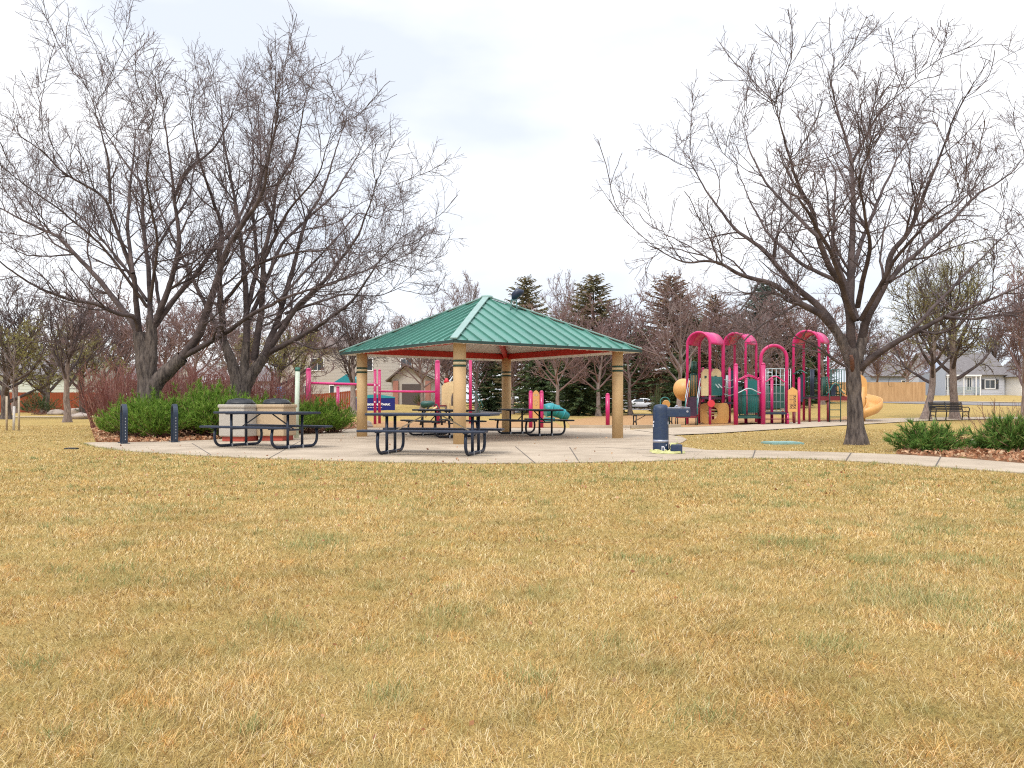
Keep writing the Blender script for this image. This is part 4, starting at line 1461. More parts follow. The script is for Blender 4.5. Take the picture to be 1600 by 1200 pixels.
# second roofed deck
FL2, FR2, RR2, RL2 = gp(1131, 38.2), gp(1165, 37.6), gp(1181.5, 38.6), gp(1148, 39.2)
barrel(FL2, FR2, RR2, RL2, 3.74)
deck([FL2, FR2, RR2, RL2], 1.22)
deck([RR, gp(1150, 36.2), FL2, RL], 1.0)
panel(FR2, RR2, 1.28, 2.1, 'teal')
bars(gp(1133, 37.6), gp(1141, 37.8), 1.25, 2.25, 4, 'rail_grey', 0.03)
panel(gp(1138, 38), gp(1149, 38), 1.22, 2.5, 'navy', 0.05)
post(1140, 37.4, 2.62, 0.06)
for z in (1.35, 1.68, 2.0):
    wavy(gp(1131, 36.0), gp(1149, 34.7), z, -0.07, 'rail_grey', 0.018)
# front posts, gate with arched top, bridge rails
post(1149.7, 34.5, 2.67, 0.095)
post(1192.5, 34.4, 2.70, 0.095)
post(1186.5, 35.3, 2.1, 0.085)
F1, F2 = gp(1149.7, 34.6), gp(1190.5, 34.6)
wavy(F1, F2, 1.95, 0.22, 'magenta', 0.026)
wavy(F1, F2, 1.38, 0.20, 'rail_grey', 0.026)
wavy(gp(1150, 35.6), gp(1190, 35.6), 1.95, 0.2, 'pink', 0.026)
bars(gp(1152, 34.75), gp(1188.5, 34.75), 0.42, 1.30, 10, 'dkgreen', 0.02)
panel(gp(1152, 36.6), gp(1168, 36.3), 0.45, 1.5, 'teal')
panel(gp(1163, 37.2), gp(1189, 36.9), 0.5, 2.0, 'teal')
panel(gp(1152, 35.9), gp(1160, 36.3), 0.45, 1.7, 'dkgreen')
post(1166, 36.6, 2.1, 0.06)
deck([gp(1150, 34.6), gp(1190, 34.6), gp(1192, 37.2), gp(1154, 37.4)], 0.36, 'dkgreen', 0.08)
# single arch with low bridge
A3, B3 = gp(1189, 35.2), gp(1229.3, 35.2)
hoop(A3, B3, 2.92, 0.075)
deck([gp(1193, 34.9), gp(1229, 34.9), gp(1231, 36.6), gp(1196, 36.6)], 0.54, 'navy', 0.09)
wavy(gp(1193, 34.8), gp(1229, 34.9), 1.86, 0.26, 'pink', 0.024)
bars(gp(1194, 36.6), gp(1238, 36.6), 0.58, 2.52, 6, 'rail_grey', 0.017)
nt_ = MB()
for z in (1.0, 1.4, 1.8, 2.2):
    nt_.tube([up(rel(gp(1196, 36.62)), z), up(rel(gp(1236, 36.62)), z)], 0.012, 6)
nt_.build('climbing_net', M['rail_grey'], PS)
post(1206, 35.9, 2.08, 0.065)
panel(gp(1195, 37.6), gp(1232, 37.6), 0.7, 1.75, 'dkgreen')
for px in (1206, 1223, 1241):
    post(px, 36.4, 0.6, 0.06, 'maroon')
MB().tube([up(rel(gp(1192, 34.9)), 0.25), up(rel(gp(1240, 34.9)), 0.25)], 0.02, 7).build('ground_rail', M['maroon'], PS)
# game panel with a small gable top
A, B = rel(gp(1231.5, 34.9)), rel(gp(1246.2, 34.9))
gpn = MB()
mid = (A + B) / 2
gpn.prism([up(A, 0.57), up(B, 0.57), up(B, 1.50), up(mid.lerp(B, 0.35), 1.60), up(mid, 1.65), up(mid.lerp(A, 0.35), 1.60), up(A, 1.50)], (0, 0.05, 0))
go_ = gpn.build('game_panel', M['tan_plastic'], PS)
gl = MB()
for t in (0.2, 0.4, 0.6, 0.8):
    gl.box(up(A.lerp(B, t), 1.0) + Vector((0, -0.003, 0)), (0.010, 0.006, 0.62))
for z in (0.72, 0.90, 1.10, 1.30):
    gl.box(up(mid, z) + Vector((0, -0.003, 0)), (0.30, 0.006, 0.010))
for t, z in ((0.7, 1.2), (0.7, 1.0), (0.7, 0.81), (0.38, 0.81)):
    gl.tube([up(A.lerp(B, t), z) + Vector((0, -0.006, 0)) + Vector((0.045 * math.cos(i * 0.8), 0, 0.055 * math.sin(i * 0.8))) for i in range(7)], 0.013, 6)
gl.build('game_grid', M['deck'], go_)
post(1248.5, 35.0, 2.08, 0.06)
post(1231, 34.95, 0.5, 0.05)
# third roofed deck and the slide tower
FL4, FR4, RR4, RL4 = gp(1240, 39.0), gp(1279.8, 38.4), gp(1294, 39.6), gp(1256, 40.2)
barrel(FL4, FR4, RR4, RL4, 3.86)
T_L, T_R = gp(1282, 38.6), gp(1346, 38.6)
deck([FL4, FR4, RR4, RL4], 1.25)
deck([FR4, gp(1340, 38.4), gp(1340, 40.2), RR4], 1.27, 'maroon', 0.2)
bars(gp(1295, 40.0), gp(1335, 40.0), 1.3, 2.62, 9, 'dkgreen', 0.022)
bars(gp(1250, 40.4), gp(1292, 40.4), 1.3, 2.2, 9, 'dkgreen', 0.02)
bars(gp(1264, 38.2), gp(1274, 38.3), 1.3, 2.55, 3, 'navy', 0.03)
panel(gp(1248, 38), gp(1257, 38), 1.0, 2.3, 'navy', 0.05)
wavy(gp(1240, 38.3), gp(1262, 37.9), 2.35, 0.16, 'dkgreen', 0.035)
panel(gp(1296, 38.5), gp(1308, 38.5), 1.32, 1.85, 'navy', 0.05)
bars(gp(1283, 38.5), gp(1296, 38.5), 1.3, 2.2, 4, 'dkgreen', 0.02)
wavy(gp(1291, 38.3), gp(1320, 38.3), 1.4, 0.5, 'teal', 0.025)
post(1265, 38.2, 1.2, 0.055, 'maroon')
post(1294, 38.5, 1.3, 0.07, 'maroon')
post(1326, 38.7, 2.7, 0.07)
post(1333, 40.0, 2.7, 0.065)
# ladder
ld = MB()
l0, l1 = rel(gp(1296.5, 38.1)), rel(gp(1313.5, 38.1))
for l in (l0, l1):
    ld.tube([up(l, 0), up(l, 1.3), up(l, 2.0) + Vector((0, 0.25, 0))], 0.024, 8)
for z in (0.28, 0.62, 0.95):
    ld.tube([up(l0, z), up(l1, z)], 0.02, 7)
ld.build('ladder', M['dkgreen'], PS)
# spiral slide: a U-shaped chute swept around a tan centre column
ax = rel(gp(1347, 39.3))
sc_ = MB()
prof = [(0.26, 0.42), (0.22, 0.12), (0.32, 0.0), (0.52, -0.06), (0.74, 0.02), (0.86, 0.18), (0.90, 0.46), (0.945, 0.47), (0.93, 0.15), (0.78, -0.06), (0.52, -0.13), (0.28, -0.06), (0.17, 0.10), (0.20, 0.43)]
NS = 34
vs, fs = [], []
for i in range(NS + 1):
    t = i / NS
    a = R(150) - R(262) * t
    z = 1.28 - 0.98 * t ** 0.95
    for (r_, dz) in prof:
        hgt = dz if dz < 0.3 else dz * (0.75 + 0.35 * math.sin(PI * t))
        vs.append(Vector((ax.x + r_ * math.cos(a), ax.y + r_ * math.sin(a), z + hgt)))
K = len(prof)
for i in range(NS):
    for k in range(K):
        fs.append((i * K + k, i * K + (k + 1) % K, (i + 1) * K + (k + 1) % K, (i + 1) * K + k))
fs += [tuple(range(K)), tuple(NS * K + k for k in range(K))]
sc_._add(vs, fs, True)
slide = sc_.build('spiral_slide', M['tan_plastic'], PS)
MB().cyl(ax + Vector((0, 0, -ax.z + 0.0)), 0.15, 1.75, 16).build('slide_column', M['tan_plastic'], slide)
hd_ = MB()
pr_ = [(-0.42, 1.3), (0.20, 1.3), (0.20, 1.95), (0.16, 2.12), (0.0, 2.28), (-0.18, 2.38), (-0.42, 2.40)]
hd_.prism([Vector((ax.x + x, ax.y - 0.1, z)) for x, z in pr_], (0, 0.06, 0))
hd_.build('slide_hood', M['tan_plastic'], slide)

# ---- smaller playground frames near the shelter
def simple_post(mb, p, ztop, r):
    mb.tube([Vector((0, 0, -0.05)) + p, p + Vector((0, 0, ztop - r))], r, 14)
    mb.lathe(p + Vector((0, 0, ztop - r)), [(r, 0), (r * 0.9, r * 0.5), (r * 0.6, r * 0.85), (0.005, r)], 14)
o0 = gp(560, 36)
CB = empty('exercise_bar_frame', o0, 0, 'magenta frame of posts and level exercise bars left of the shelter', 'playground')
for px, Y, z, r in [(482, 35, 2.50, 0.115), (528, 35.2, 1.70, 0.07), (586, 35.5, 2.46, 0.065), (593, 36.5, 2.50, 0.065), (683.5, 36, 2.90, 0.115)]:
    mb = MB()
    simple_post(mb, gp(px, Y) - o0, z, r)
    mb.build('post', M['magenta'], CB)
for a, b, z0, z1, r in [((483, 35), (590, 36), 1.83, 1.77, 0.058), ((592, 36.3), (683, 36), 1.48, 1.46, 0.05)]:
    A, B = gp(*a) - o0, gp(*b) - o0
    MB().tube([up(A, z0 - o0.z), up(B, z1 - o0.z)], r, 10).build('bar', M['pink'], CB)
for px, Y in ((586, 35.4), (593, 36.4)):
    q = gp(px, Y) - o0
    for z in (1.0, 1.42, 1.75):
        MB().box(up(q, z) + Vector((0, -0.06, 0)), (0.05, 0.03, 0.07), bev=0.008).build('bolt_plate', M['white'], CB)
o1 = gp(712, 37)
TS = empty('toddler_play_structure', o1, 0, 'cream toddler play panel with arched doorway beyond the front column', 'playground')
mb = MB()
simple_post(mb, gp(735, 36.6) - o1, 3.0, 0.075)
mb.build('post', M['magenta'], TS)
A, B = gp(690, 37) - o1, gp(727, 37) - o1
W_ = B.x - A.x
pl = MB()
def apx(i):
    t = PI * i / 10
    return Vector((A.x + W_ * 0.66 - 0.30 * math.cos(t), A.y, 1.12 + 0.42 * math.sin(t)))
inner = [Vector((A.x + W_ * 0.66 - 0.30, A.y, 0.82))] + [apx(i) for i in range(11)] + [Vector((A.x + W_ * 0.66 + 0.30, A.y, 0.82))]
outer = [Vector((A.x, A.y, 0.82))] + [Vector((A.x + (W_) * (i / 10), A.y, 1.80 + (0.16 * math.sin(PI * i / 10)) + (-0.08 if i in (0, 10) else 0))) for i in range(11)] + [Vector((B.x, A.y, 0.82))]
for i in range(12):
    pl.prism([inner[i], outer[i], outer[i + 1], inner[i + 1]], (0, 0.09, 0))
pl.prism([Vector((A.x + 0.25, A.y, 0.32)), Vector((B.x, A.y, 0.32)), Vector((B.x, A.y, 0.82)), Vector((A.x + 0.25, A.y, 0.82))], (0, 0.09, 0))
pl.prism([Vector((A.x + 0.28, A.y - 0.3, 0.28)), Vector((A.x + 0.38, A.y - 0.3, 0.28)), Vector((A.x + 0.38, A.y - 0.3, 0.95)), Vector((A.x + 0.28, A.y - 0.3, 0.95))], (0, 0.35, 0))
pl.build('arched_panel', M['cream_plastic'], TS)
MB().lathe(Vector((A.x + 0.2, A.y + 0.3, 1.88)), [(0.10, 0), (0.13, 0.08), (0.08, 0.16), (0.07, 0.22), (0.005, 0.24)], 14).build('knob', M['red_plastic'], TS)
MB().box(Vector((A.x - 0.05, A.y - 0.1, 0.82)), (0.55, 0.5, 0.07), bev=0.01).build('seat', M['maroon'], TS)
for s in (0, 0.13):
    q = gp(738, 36.0) - o1
    MB().tube([q + Vector((s, 0, 1.5)), q + Vector((s + 0.25, -0.1, 1.05)), q + Vector((s + 0.36, -0.15, 0.82)), q + Vector((s + 0.22, -0.15, 0.65)), q + Vector((s + 0.2, -0.15, 0.0))], 0.022, 7).build('grab_rail', M['dkgreen'], TS)
rd = gp(668, 34)
RD_ = empty('spring_rider', rd, 0, 'small green barrel play rider on dark curved legs beyond the rear table', 'play rider')
MB().tube([(-0.28, 0, 0.86), (-0.2, 0, 0.88), (0.15, 0, 0.92), (0.3, 0, 0.95)], [0.10, 0.16, 0.14, 0.06], 14).build('body', M['dkgreen'], RD_)
for s in (-1, 1):
    MB().tube([(-0.30, 0.2 * s, 0), (-0.18, 0.12 * s, 0.5), (0.1, 0.08 * s, 0.82), (0.38, 0.06 * s, 0.9), (0.55, 0.1 * s, 0.55), (0.62, 0.2 * s, 0)], 0.03, 8).build('leg', M['black_plastic'], RD_)
MB().tube([(-0.1, -0.14, 0.35), (0.15, -0.13, 0.6), (0.42, -0.1, 0.8)], 0.04, 8).build('pale_brace', M['cream_plastic'], RD_)

o2 = gp(837.5, 30.5)
AP = empty('activity_panel', o2, 0, 'tan activity panel between two magenta posts beyond the rear table', 'play panel')
for px in (829.2, 846.2):
    mb = MB()
    simple_post(mb, gp(px, 30.5) - o2, 1.44, 0.075)
    mb.build('post', M['magenta'], AP)
pp_ = MB()
pp_.prism([Vector((-0.135, 0, 0.35)), Vector((0.135, 0, 0.35)), Vector((0.135, 0, 1.30)), Vector((0.07, 0, 1.41)), Vector((0, 0, 1.45)), Vector((-0.07, 0, 1.41)), Vector((-0.135, 0, 1.30))], (0, 0.05, 0))
po = pp_.build('panel', M['tan_plastic'], AP)
mk = MB()
for z in (1.28, 1.24):
    mk.box((0, -0.004, z), (0.13, 0.006, 0.016))
for k in range(6):
    mk.tube([(0.06 * math.cos(k), -0.004, 0.98 + 0.12 * math.sin(k)), (0.06 * math.cos(k + 1), -0.004, 0.98 + 0.12 * math.sin(k + 1))], 0.007, 5)
mk.build('engraved_mark', M['stake'], po)
o3 = gp(949.5, 32.5)
mb = MB()
simple_post(mb, Vector((0, 0, 0)), 1.36, 0.085)
o = mb.build('play_post', M['magenta'])
o.location = o3
tag(o, 'lone short magenta post beside the rear of the right shelter column', 'post')
o4 = gp(870, 41)
TT = empty('crawl_tube', o4, R(15), 'turquoise plastic play tube with bent segments on the ground beyond the rear table', 'play tube')
MB().tube([(-0.65, 0, 0.55), (-0.35, 0, 0.62), (-0.05, 0, 0.55), (0.3, 0, 0.38), (0.62, 0, 0.22)], [0.33, 0.34, 0.31, 0.27, 0.18], 16).build('tube', M['teal_bright'], TT)
for x, z, r in ((-0.36, 0.62, 0.36), (-0.02, 0.54, 0.33), (0.32, 0.37, 0.29)):
    MB().tube([(x - 0.03, 0, z + 0.01), (x + 0.03, 0, z - 0.02)], r, 16).build('joint_ring', M['teal_bright'], TT)
MB().box((-0.4, 0, 0.1), (0.5, 0.4, 0.2), bev=0.03).build('foot', M['teal_bright'], TT)

# ================================================================== SIGN
sgp = gp(586, 58)
SG = empty('park_sign', sgp, 0, 'dark blue park name sign with turquoise curved top beyond the left column', 'sign')
sz0, sz1 = CH - (641.5 - HOR) / F * 58 - sgp.z, CH - (622 - HOR) / F * 58 - sgp.z
sw = 62 / F * 58
MB().box((0, 0, (sz0 + sz1) / 2), (sw, 0.16, sz1 - sz0), bev=0.01).build('board', M['sign_blue'], SG)
tp = [(-sw / 2, sz1)] + [(-sw / 2 + sw * i / 12, sz1 + 0.08 + 0.17 * math.sin(PI * i / 12)) for i in range(13)] + [(sw / 2, sz1)]
MB().prism([Vector((x, -0.10, z)) for x, z in tp], (0, 0.2, 0)).build('curved_top', M['sign_teal'], SG)
MB().box((0, 0, sz0 - 0.09), (sw + 0.2, 0.4, 0.18), bev=0.01).build('plinth', M['bin'], SG)
def text(s, size, loc, m, parent, name, w=None):
    cu = bpy.data.curves.new(name, 'FONT')
    cu.body = s
    cu.size = size
    cu.align_x = 'CENTER'
    cu.extrude = 0.006
    cu.offset = 0.008 * size / 0.2
    cu.small_caps_scale = 0.78
    for i, ch in enumerate(s):
        if not ch.isupper(): cu.body_format[i].use_small_caps = True
    ob = bpy.data.objects.new(name, cu)
    COL.objects.link(ob)
    bpy.context.view_layer.update()
    me = bpy.data.meshes.new_from_object(ob.evaluated_get(bpy.context.evaluated_depsgraph_get()))
    bpy.data.objects.remove(ob)
    xs_ = [v.co.x for v in me.vertices]
    k_ = w / (max(xs_) - min(xs_)) if w else 1
    for v in me.vertices: v.co.x *= k_
    me.materials.append(m)
    o = bpy.data.objects.new(name, me)
    COL.objects.link(o)
    o.parent = parent
    o.location = loc
    o.rotation_euler = (R(90), 0, 0)
    return o
text('Creekside Park', 0.24, (-0.02, -0.09, sz0 + 0.42 * (sz1 - sz0)), M['white'], SG, 'lettering', 2.3)
ln = MB()
rr = random.Random(4)
x = -0.75
while x < 0.55:
    w = rr.uniform(0.05, 0.16)
    ln.box((x + w / 2, -0.085, sz0 + 0.24 * (sz1 - sz0)), (w, 0.012, 0.035))
    x += w + 0.05
ln.build('small_lettering', M['white'], SG)

# ================================================================== FENCES, HOUSES, CARS
def board_fence(name, pts, h, m, label, bw=0.14, cap=True):
    o0 = Vector((pts[0][0], pts[0][1], gz(*pts[0])))
    root = empty(name, o0, 0, label, 'fence')
    mb, rl, ps = MB(), MB(), MB()
    rr = random.Random(len(pts) + int(abs(pts[0][0])))
    for (x0, y0), (x1, y1) in zip(pts, pts[1:]):
        L = math.hypot(x1 - x0, y1 - y0)
        n = int(L / bw)
        a = math.atan2(y1 - y0, x1 - x0)
        for i in range(n):
            t = (i + 0.5) / n
            x, y = x0 + (x1 - x0) * t, y0 + (y1 - y0) * t
            z = gz(x, y)
            hh = h + rr.uniform(-0.012, 0.012)
            mb.box(Vector((x, y, z + hh / 2 + 0.03)) - o0, (bw * 0.95, 0.022 + 0.006 * (i % 2), hh), rz=a)
            if i % 17 == 0:
                q = Vector((x - 0.06 * math.sin(-a), y + 0.06 * math.cos(a), z + h / 2)) - o0
                ps.box(q, (0.1, 0.1, h), rz=a)
        for zz in (0.3, 0.93):
            A = Vector((x0, y0 + 0.05, gz(x0, y0) + h * zz)) - o0
            B = Vector((x1, y1 + 0.05, gz(x1, y1) + h * zz)) - o0
            rl.beam(A, B, 0.04, 0.09)
    mb.build('board', m, root)['kind'] = 'stuff'
    rl.build('rail', m, root)
    ps.build('post', m, root)
    return root
board_fence('wooden_fence', [(X(1215, 73), 73), (X(1330, 73), 73), (X(1446, 74), 74)], 1.80, M['fence_tan'], 'tall honey coloured board fence behind the playground and spiral slide')
board_fence('wooden_fence', [(X(-40, 73), 73), (X(60, 73), 73), (X(185, 74), 74)], 1.85, M['fence_red'], 'red brown board fence at the far left before the pale green house')
board_fence('wooden_fence', [(X(420, 66), 66), (X(500, 66), 66), (X(572, 67), 67)], 1.5, M['fence_red'], 'orange brown board fence between the hedge and the cream house')

def house(o, rz, w, d, eave, ridge, wm, rm, label, axis='x', over=0.45, windows=(), doors=(), base=-0.4, lap=True, extra=None):
    """gabled house; local -y is the front; windows: (x, z, w, h, frame material)"""
    root = empty('house', o, rz, label, 'house')
    wl = MB()
    wl.box((0, 0, (eave + base) / 2), (w, d, eave - base))
    if axis == 'x':
        for s in (-1, 1):
            wl.prism([(s * w / 2, -d / 2, eave), (s * w / 2, d / 2, eave), (s * w / 2, 0, ridge)], (-s * 0.15, 0, 0))
    else:
        for s in (-1, 1):
            wl.prism([(-w / 2, s * d / 2, eave), (w / 2, s * d / 2, eave), (0, s * d / 2, ridge)], (0, -s * 0.15, 0))
    if lap:
        k = 0.35
        z = 0.25
        while z < eave - 0.1:
            wl.box((0, -d / 2 - 0.008, z), (w - 0.1, 0.016, 0.025))
            z += k
    wall = wl.build('wall', wm, root)
    rf = MB()
    t = 0.14
    if axis == 'x':
        sl = (ridge - eave) / (d / 2)
        for s in (-1, 1):
            e = Vector((0, s * (d / 2 + over), eave - sl * over))
            rf.slab([(-w / 2 - over, e.y, e.z + t), (w / 2 + over, e.y, e.z + t), (w / 2 + over, 0, ridge + t), (-w / 2 - over, 0, ridge + t)][::s], t)
    else:
        sl = (ridge - eave) / (w / 2)
        for s in (-1, 1):
            e = Vector((s * (w / 2 + over), 0, eave - sl * over))
            rf.slab([(e.x, -d / 2 - over, e.z + t), (e.x, d / 2 + over, e.z + t), (0, d / 2 + over, ridge + t), (0, -d / 2 - over, ridge + t)][::s], t)
    rf.build('roof', rm, root)
    for (x, z, ww, hh) in windows:
        fr = MB()
        y = -d / 2 - 0.03
        for s in (-1, 1):
            fr.box((x + s * ww / 2, y, z), (0.10, 0.08, hh + 0.1))
            fr.box((x, y, z + s * hh / 2), (ww - 0.10, 0.079, 0.10))
        fr.box((x, y, z), (0.05, 0.06, hh - 0.1))
        f = fr.build('window', M['white'], root)
        MB().box((x, -d / 2 - 0.012, z), (ww - 0.08, 0.03, hh - 0.08)).build('pane', M['glass'], f)
    for (x, z, ww, hh, mm) in doors:
        MB().box((x, -d / 2 - 0.03, z), (ww, 0.07, hh), bev=0.01).build('door', M[mm], root)
    return root
# cream two-storey house behind the shelter, with its garage wing
hz = gz(X(570, 92), 92)
ch_ = house((X(575, 96), 96, hz), 0, 18.5, 9, 6.55, 8.0, M['siding_cream'], M['shingle_brown'], 'cream two storey house beyond the shelter with a projecting gabled garage',
            windows=[(-5.0, 4.7, 1.5, 1.4), (0.6, 4.7, 1.5, 1.4), (-2.9, 1.6, 1.4, 1.4), (5.2, 4.7, 1.3, 1.3), (-6.5, 1.6, 1.3, 1.4)])
wg = MB()
gx = X(643, 84) - X(575, 96)
wy = -9.5
z0_ = gz(X(643, 84), 84) - hz
wg.box((gx, wy, 1.2 + z0_), (4.2, 5, 3.2))
wg.prism([(gx - 2.1, wy - 2.5, 2.8 + z0_), (gx + 2.1, wy - 2.5, 2.8 + z0_), (gx - 0.6, wy - 2.5, 4.1 + z0_)], (0, 5, 0))
wg.build('garage_wing', M['siding_cream'], ch_)
gr2 = MB()
gr2.slab([(gx - 2.7, wy - 3.1, 2.55 + z0_), (gx - 0.6, wy - 3.1, 4.35 + z0_), (gx - 0.6, wy + 2.6, 4.35 + z0_), (gx - 2.7, wy + 2.6, 2.55 + z0_)], 0.14)
gr2.slab([(gx - 0.6, wy - 3.1, 4.35 + z0_), (gx + 2.9, wy - 3.1, 2.75 + z0_), (gx + 2.9, wy + 2.6, 2.75 + z0_), (gx - 0.6, wy + 2.6, 4.35 + z0_)], 0.14)
gr2.build('garage_roof', M['shingle_brown'], ch_)
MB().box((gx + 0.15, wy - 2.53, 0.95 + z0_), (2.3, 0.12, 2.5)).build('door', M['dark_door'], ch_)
for x in (-1.65, 1.75):
    MB().box((gx + x, wy - 2.6, 1.1 + z0_), (0.55, 0.3, 2.9)).build('brick_pier', M['brick'], ch_)
for x in (-8.3, -1.5):
    MB().box((x, -4.55, 3.2), (0.10, 0.10, 6.6)).build('downspout', M['white'], ch_)
# left houses
house((X(60, 87), 90, 0), 0, 11, 8, 3.9, 6.0, M['siding_pale'], M['shingle'], 'pale green sided house behind the red brown fence at the far left', windows=[(-4.2, 2.9, 0.9, 1.8), (1.3, 2.9, 0.9, 1.8)])
house((X(205, 93), 97, 0), 0, 9, 8, 3.4, 5.4, M['siding_white'], M['shingle'], 'white house glimpsed through the red stemmed shrubs', windows=[(-1.9, 2.2, 1.2, 1.3), (1.4, 2.2, 1.2, 1.3)])
house((X(440, 110), 114, 0.6), 0, 9, 8, 3.2, 5.0, M['siding_grey'], M['shingle'], 'low grey house far behind the hedge between the second tree and the pale post', windows=[(1.5, 2.0, 1.4, 1.2)])
# right grey house with white garage gable
Yh = 106
hr = gz(X(1510, Yh), Yh)
gh = house((X(1512, Yh), Yh + 3.5, hr), 0, 9.2, 8, 2.75, 5.6, M['siding_grey'], M['shingle'], 'grey ranch house with porch and white garage gable at the right edge',
           windows=[(2.65, 1.45, 1.35, 1.15), (-2.9, 1.5, 0.65, 1.7), (-0.1, 1.5, 0.65, 1.7)], base=-0.6)
for x in (1.72, 3.58):
    MB().box((x, -4.06, 1.45), (0.38, 0.05, 1.25)).build('shutter', M['shutter'], gh)
MB().box((1.0, -4.04, 1.05), (0.85, 0.06, 2.0)).build('door', M['siding_blue'], gh)
wgl = MB()
wgl.box((-5.2, -4.4, 1.3), (1.9, 3.0, 3.4))
wgl.prism([(-6.15, -5.9, 3.0), (-4.25, -5.9, 3.0), (-4.25, -5.9, 4.4)], (0, 3, 0))
wgl.build('side_wing', M['siding_blue'], gh)
for x in (-3.7, -1.6, 0.0, 0.55):
    MB().box((x, -5.4, 1.2), (0.11, 0.11, 2.6)).build('porch_post', M['white'], gh)
MB().box((-1.6, -5.4, 2.55), (4.6, 0.16, 0.2)).build('porch_beam', M['white'], gh)
prl = MB()
for i in range(40):
    prl.box((-3.7 + i * 0.11, -5.4, 0.62), (0.035, 0.03, 0.75))
prl.box((-1.6, -5.4, 1.02), (4.4, 0.06, 0.06))
prl.build('porch_railing', M['rail_grey'], gh)
gg = MB()
gx = 8.0
gg.box((gx, -4.2, 1.0), (6.4, 6, 3.2))
gg.prism([(gx - 3.2, -7.2, 2.6), (gx + 3.2, -7.2, 2.6), (gx, -7.2, 5.3)], (0, 6, 0))
gg.build('garage_gable', M['siding_white'], gh)
gr3 = MB()
gr3.slab([(gx - 3.6, -7.5, 2.38), (gx, -7.5, 5.45), (gx, -1.0, 5.45), (gx - 3.6, -1.0, 2.38)], 0.13)
gr3.slab([(gx, -7.5, 5.45), (gx + 3.6, -7.5, 2.38), (gx + 3.6, -1.0, 2.38), (gx, -1.0, 5.45)], 0.13)
gr3.build('garage_roof', M['shingle'], gh)
vt = MB()
vt.tube([(gx - 0.6, -7.19, 2.3), (gx - 0.6, -7.28, 2.3)], 0.45, 20)
vt.build('oval_vent', M['shutter'], gh)
for x in (-2.1, 0.6):
    f = MB().box((gx + x, -7.22, 2.2), (0.62, 0.06, 0.85), bev=0.01).build('window', M['white'], gh)
    MB().box((gx + x, -7.25, 2.2), (0.5, 0.04, 0.72)).build('pane', M['glass'], f)
house((X(1400, 128), 131, gz(X(1400, 128), 128)), 0, 9, 8, 2.6, 4.9, M['siding_blue'], M['shingle'], 'blue grey house roof showing above the board fence near the slide', windows=[(1, 1.4, 1.3, 1.1)])
house((X(1024, 126), 129, 0), 0, 8.5, 7, 2.7, 4.6, M['siding_grey'], M['shingle_brown'], 'house with rust red door half hidden by dark conifers behind the white car', windows=[(2.5, 1.5, 1.4, 1.2)],
      doors=[(-2.2, 1.25, 1.5, 2.3, 'bin_red'), (0.1, 1.2, 0.5, 2.5, 'white')])

def car(o, rz, paint, label):
    root = empty('parked_car', o, rz, label, 'car', 'cars parked along the far street')
    prof = [(-2.15, 0.35), (-2.2, 0.62), (-2.12, 0.92), (-1.78, 1.02), (-1.2, 1.38), (-0.6, 1.48), (0.2, 1.46), (0.75, 1.28), (1.2, 1.0), (1.85, 0.9), (2.15, 0.72), (2.18, 0.4), (2.05, 0.3), (-2.0, 0.28)]
    bm = bmesh.new()
    vs = [bm.verts.new((x, -0.86, z)) for x, z in prof]
    f = bm.faces.new(vs)
    r = bmesh.ops.extrude_face_region(bm, geom=[f])
    bmesh.ops.translate(bm, verts=[v for v in r['geom'] if isinstance(v, bmesh.types.BMVert)], vec=(0, 1.72, 0))
    for v in bm.verts:
        if v.co.z > 1.0: v.co.y *= 1 - 0.32 * (v.co.z - 1.0)
    bmesh.ops.recalc_face_normals(bm, faces=bm.faces)
    bmesh.ops.bevel(bm, geom=list(bm.edges), offset=0.05, segments=2, affect='EDGES')
    me = bpy.data.meshes.new('body')
    bm.to_mesh(me); bm.free()
    for p in me.polygons: p.use_smooth = True
    me.materials.append(paint)
    b = bpy.data.objects.new('body', me)
    COL.objects.link(b); b.parent = root
    for s in (-1, 1):
        for q in ([(-1.55, 1.04), (-1.08, 1.34), (-0.52, 1.42), (-0.5, 1.04)], [(-0.42, 1.04), (-0.42, 1.42), (0.15, 1.40), (0.62, 1.24), (0.95, 1.02)]):
            def yy(z): return s * (0.86 * (1 - 0.32 * (z - 1.0)) + 0.012)
            MB().prism([(x, yy(z), z) for x, z in q], (0, -s * 0.02, 0)).build('side_window', M['glass'], root)
        MB().box((2.08, s * 0.62, 0.70), (0.14, 0.36, 0.14), bev=0.03).build('headlight', M['white'], root)
        MB().box((-2.12, s * 0.66, 0.80), (0.12, 0.3, 0.16), bev=0.03).build('tail_light', M['lamp_red'], root)
        for x in (-1.35, 1.35):
            wr = MB().tube([(x, s * 0.70, 0.33), (x, s * 0.90, 0.33)], 0.33, 22).build('wheel', M['tyre'], root)
            MB().tube([(x, s * 0.88, 0.33), (x, s * 0.915, 0.33)], 0.21, 14).build('rim', M['rim'], wr)
    return root
car((X(999, 108), 108, 0.035), R(176), M['car_white'], 'white hatchback parked under the conifers behind the shelter')
car((X(890, 112), 112, 0.03), R(176), M['car_dark'], 'dark car parked on the street behind the pale forked centre tree')
car((X(775, 118), 118, gz(X(775, 118), 118) + 0.03), R(10), M['car_dark'], 'dark car parked beyond the shelter between the rear columns')
bl_ = gp(438, 60)
bt = empty('plastic_play_tower', bl_, 0, 'sky blue plastic yard toy tower beyond the hedge left of the pale post', 'play tower')
MB().lathe((0, 0, 0.2), [(0.42, 0), (0.45, 0.1), (0.40, 1.2), (0.36, 1.7), (0.2, 1.9), (0.01, 1.95)], 14).build('body', M['blue_plastic'], bt)
MB().tube([(-0.45, 0, 0), (-0.45, 0, 2.4)], 0.06, 8).build('pole', M['white'], bt)
ps_ = gp(547, 70)
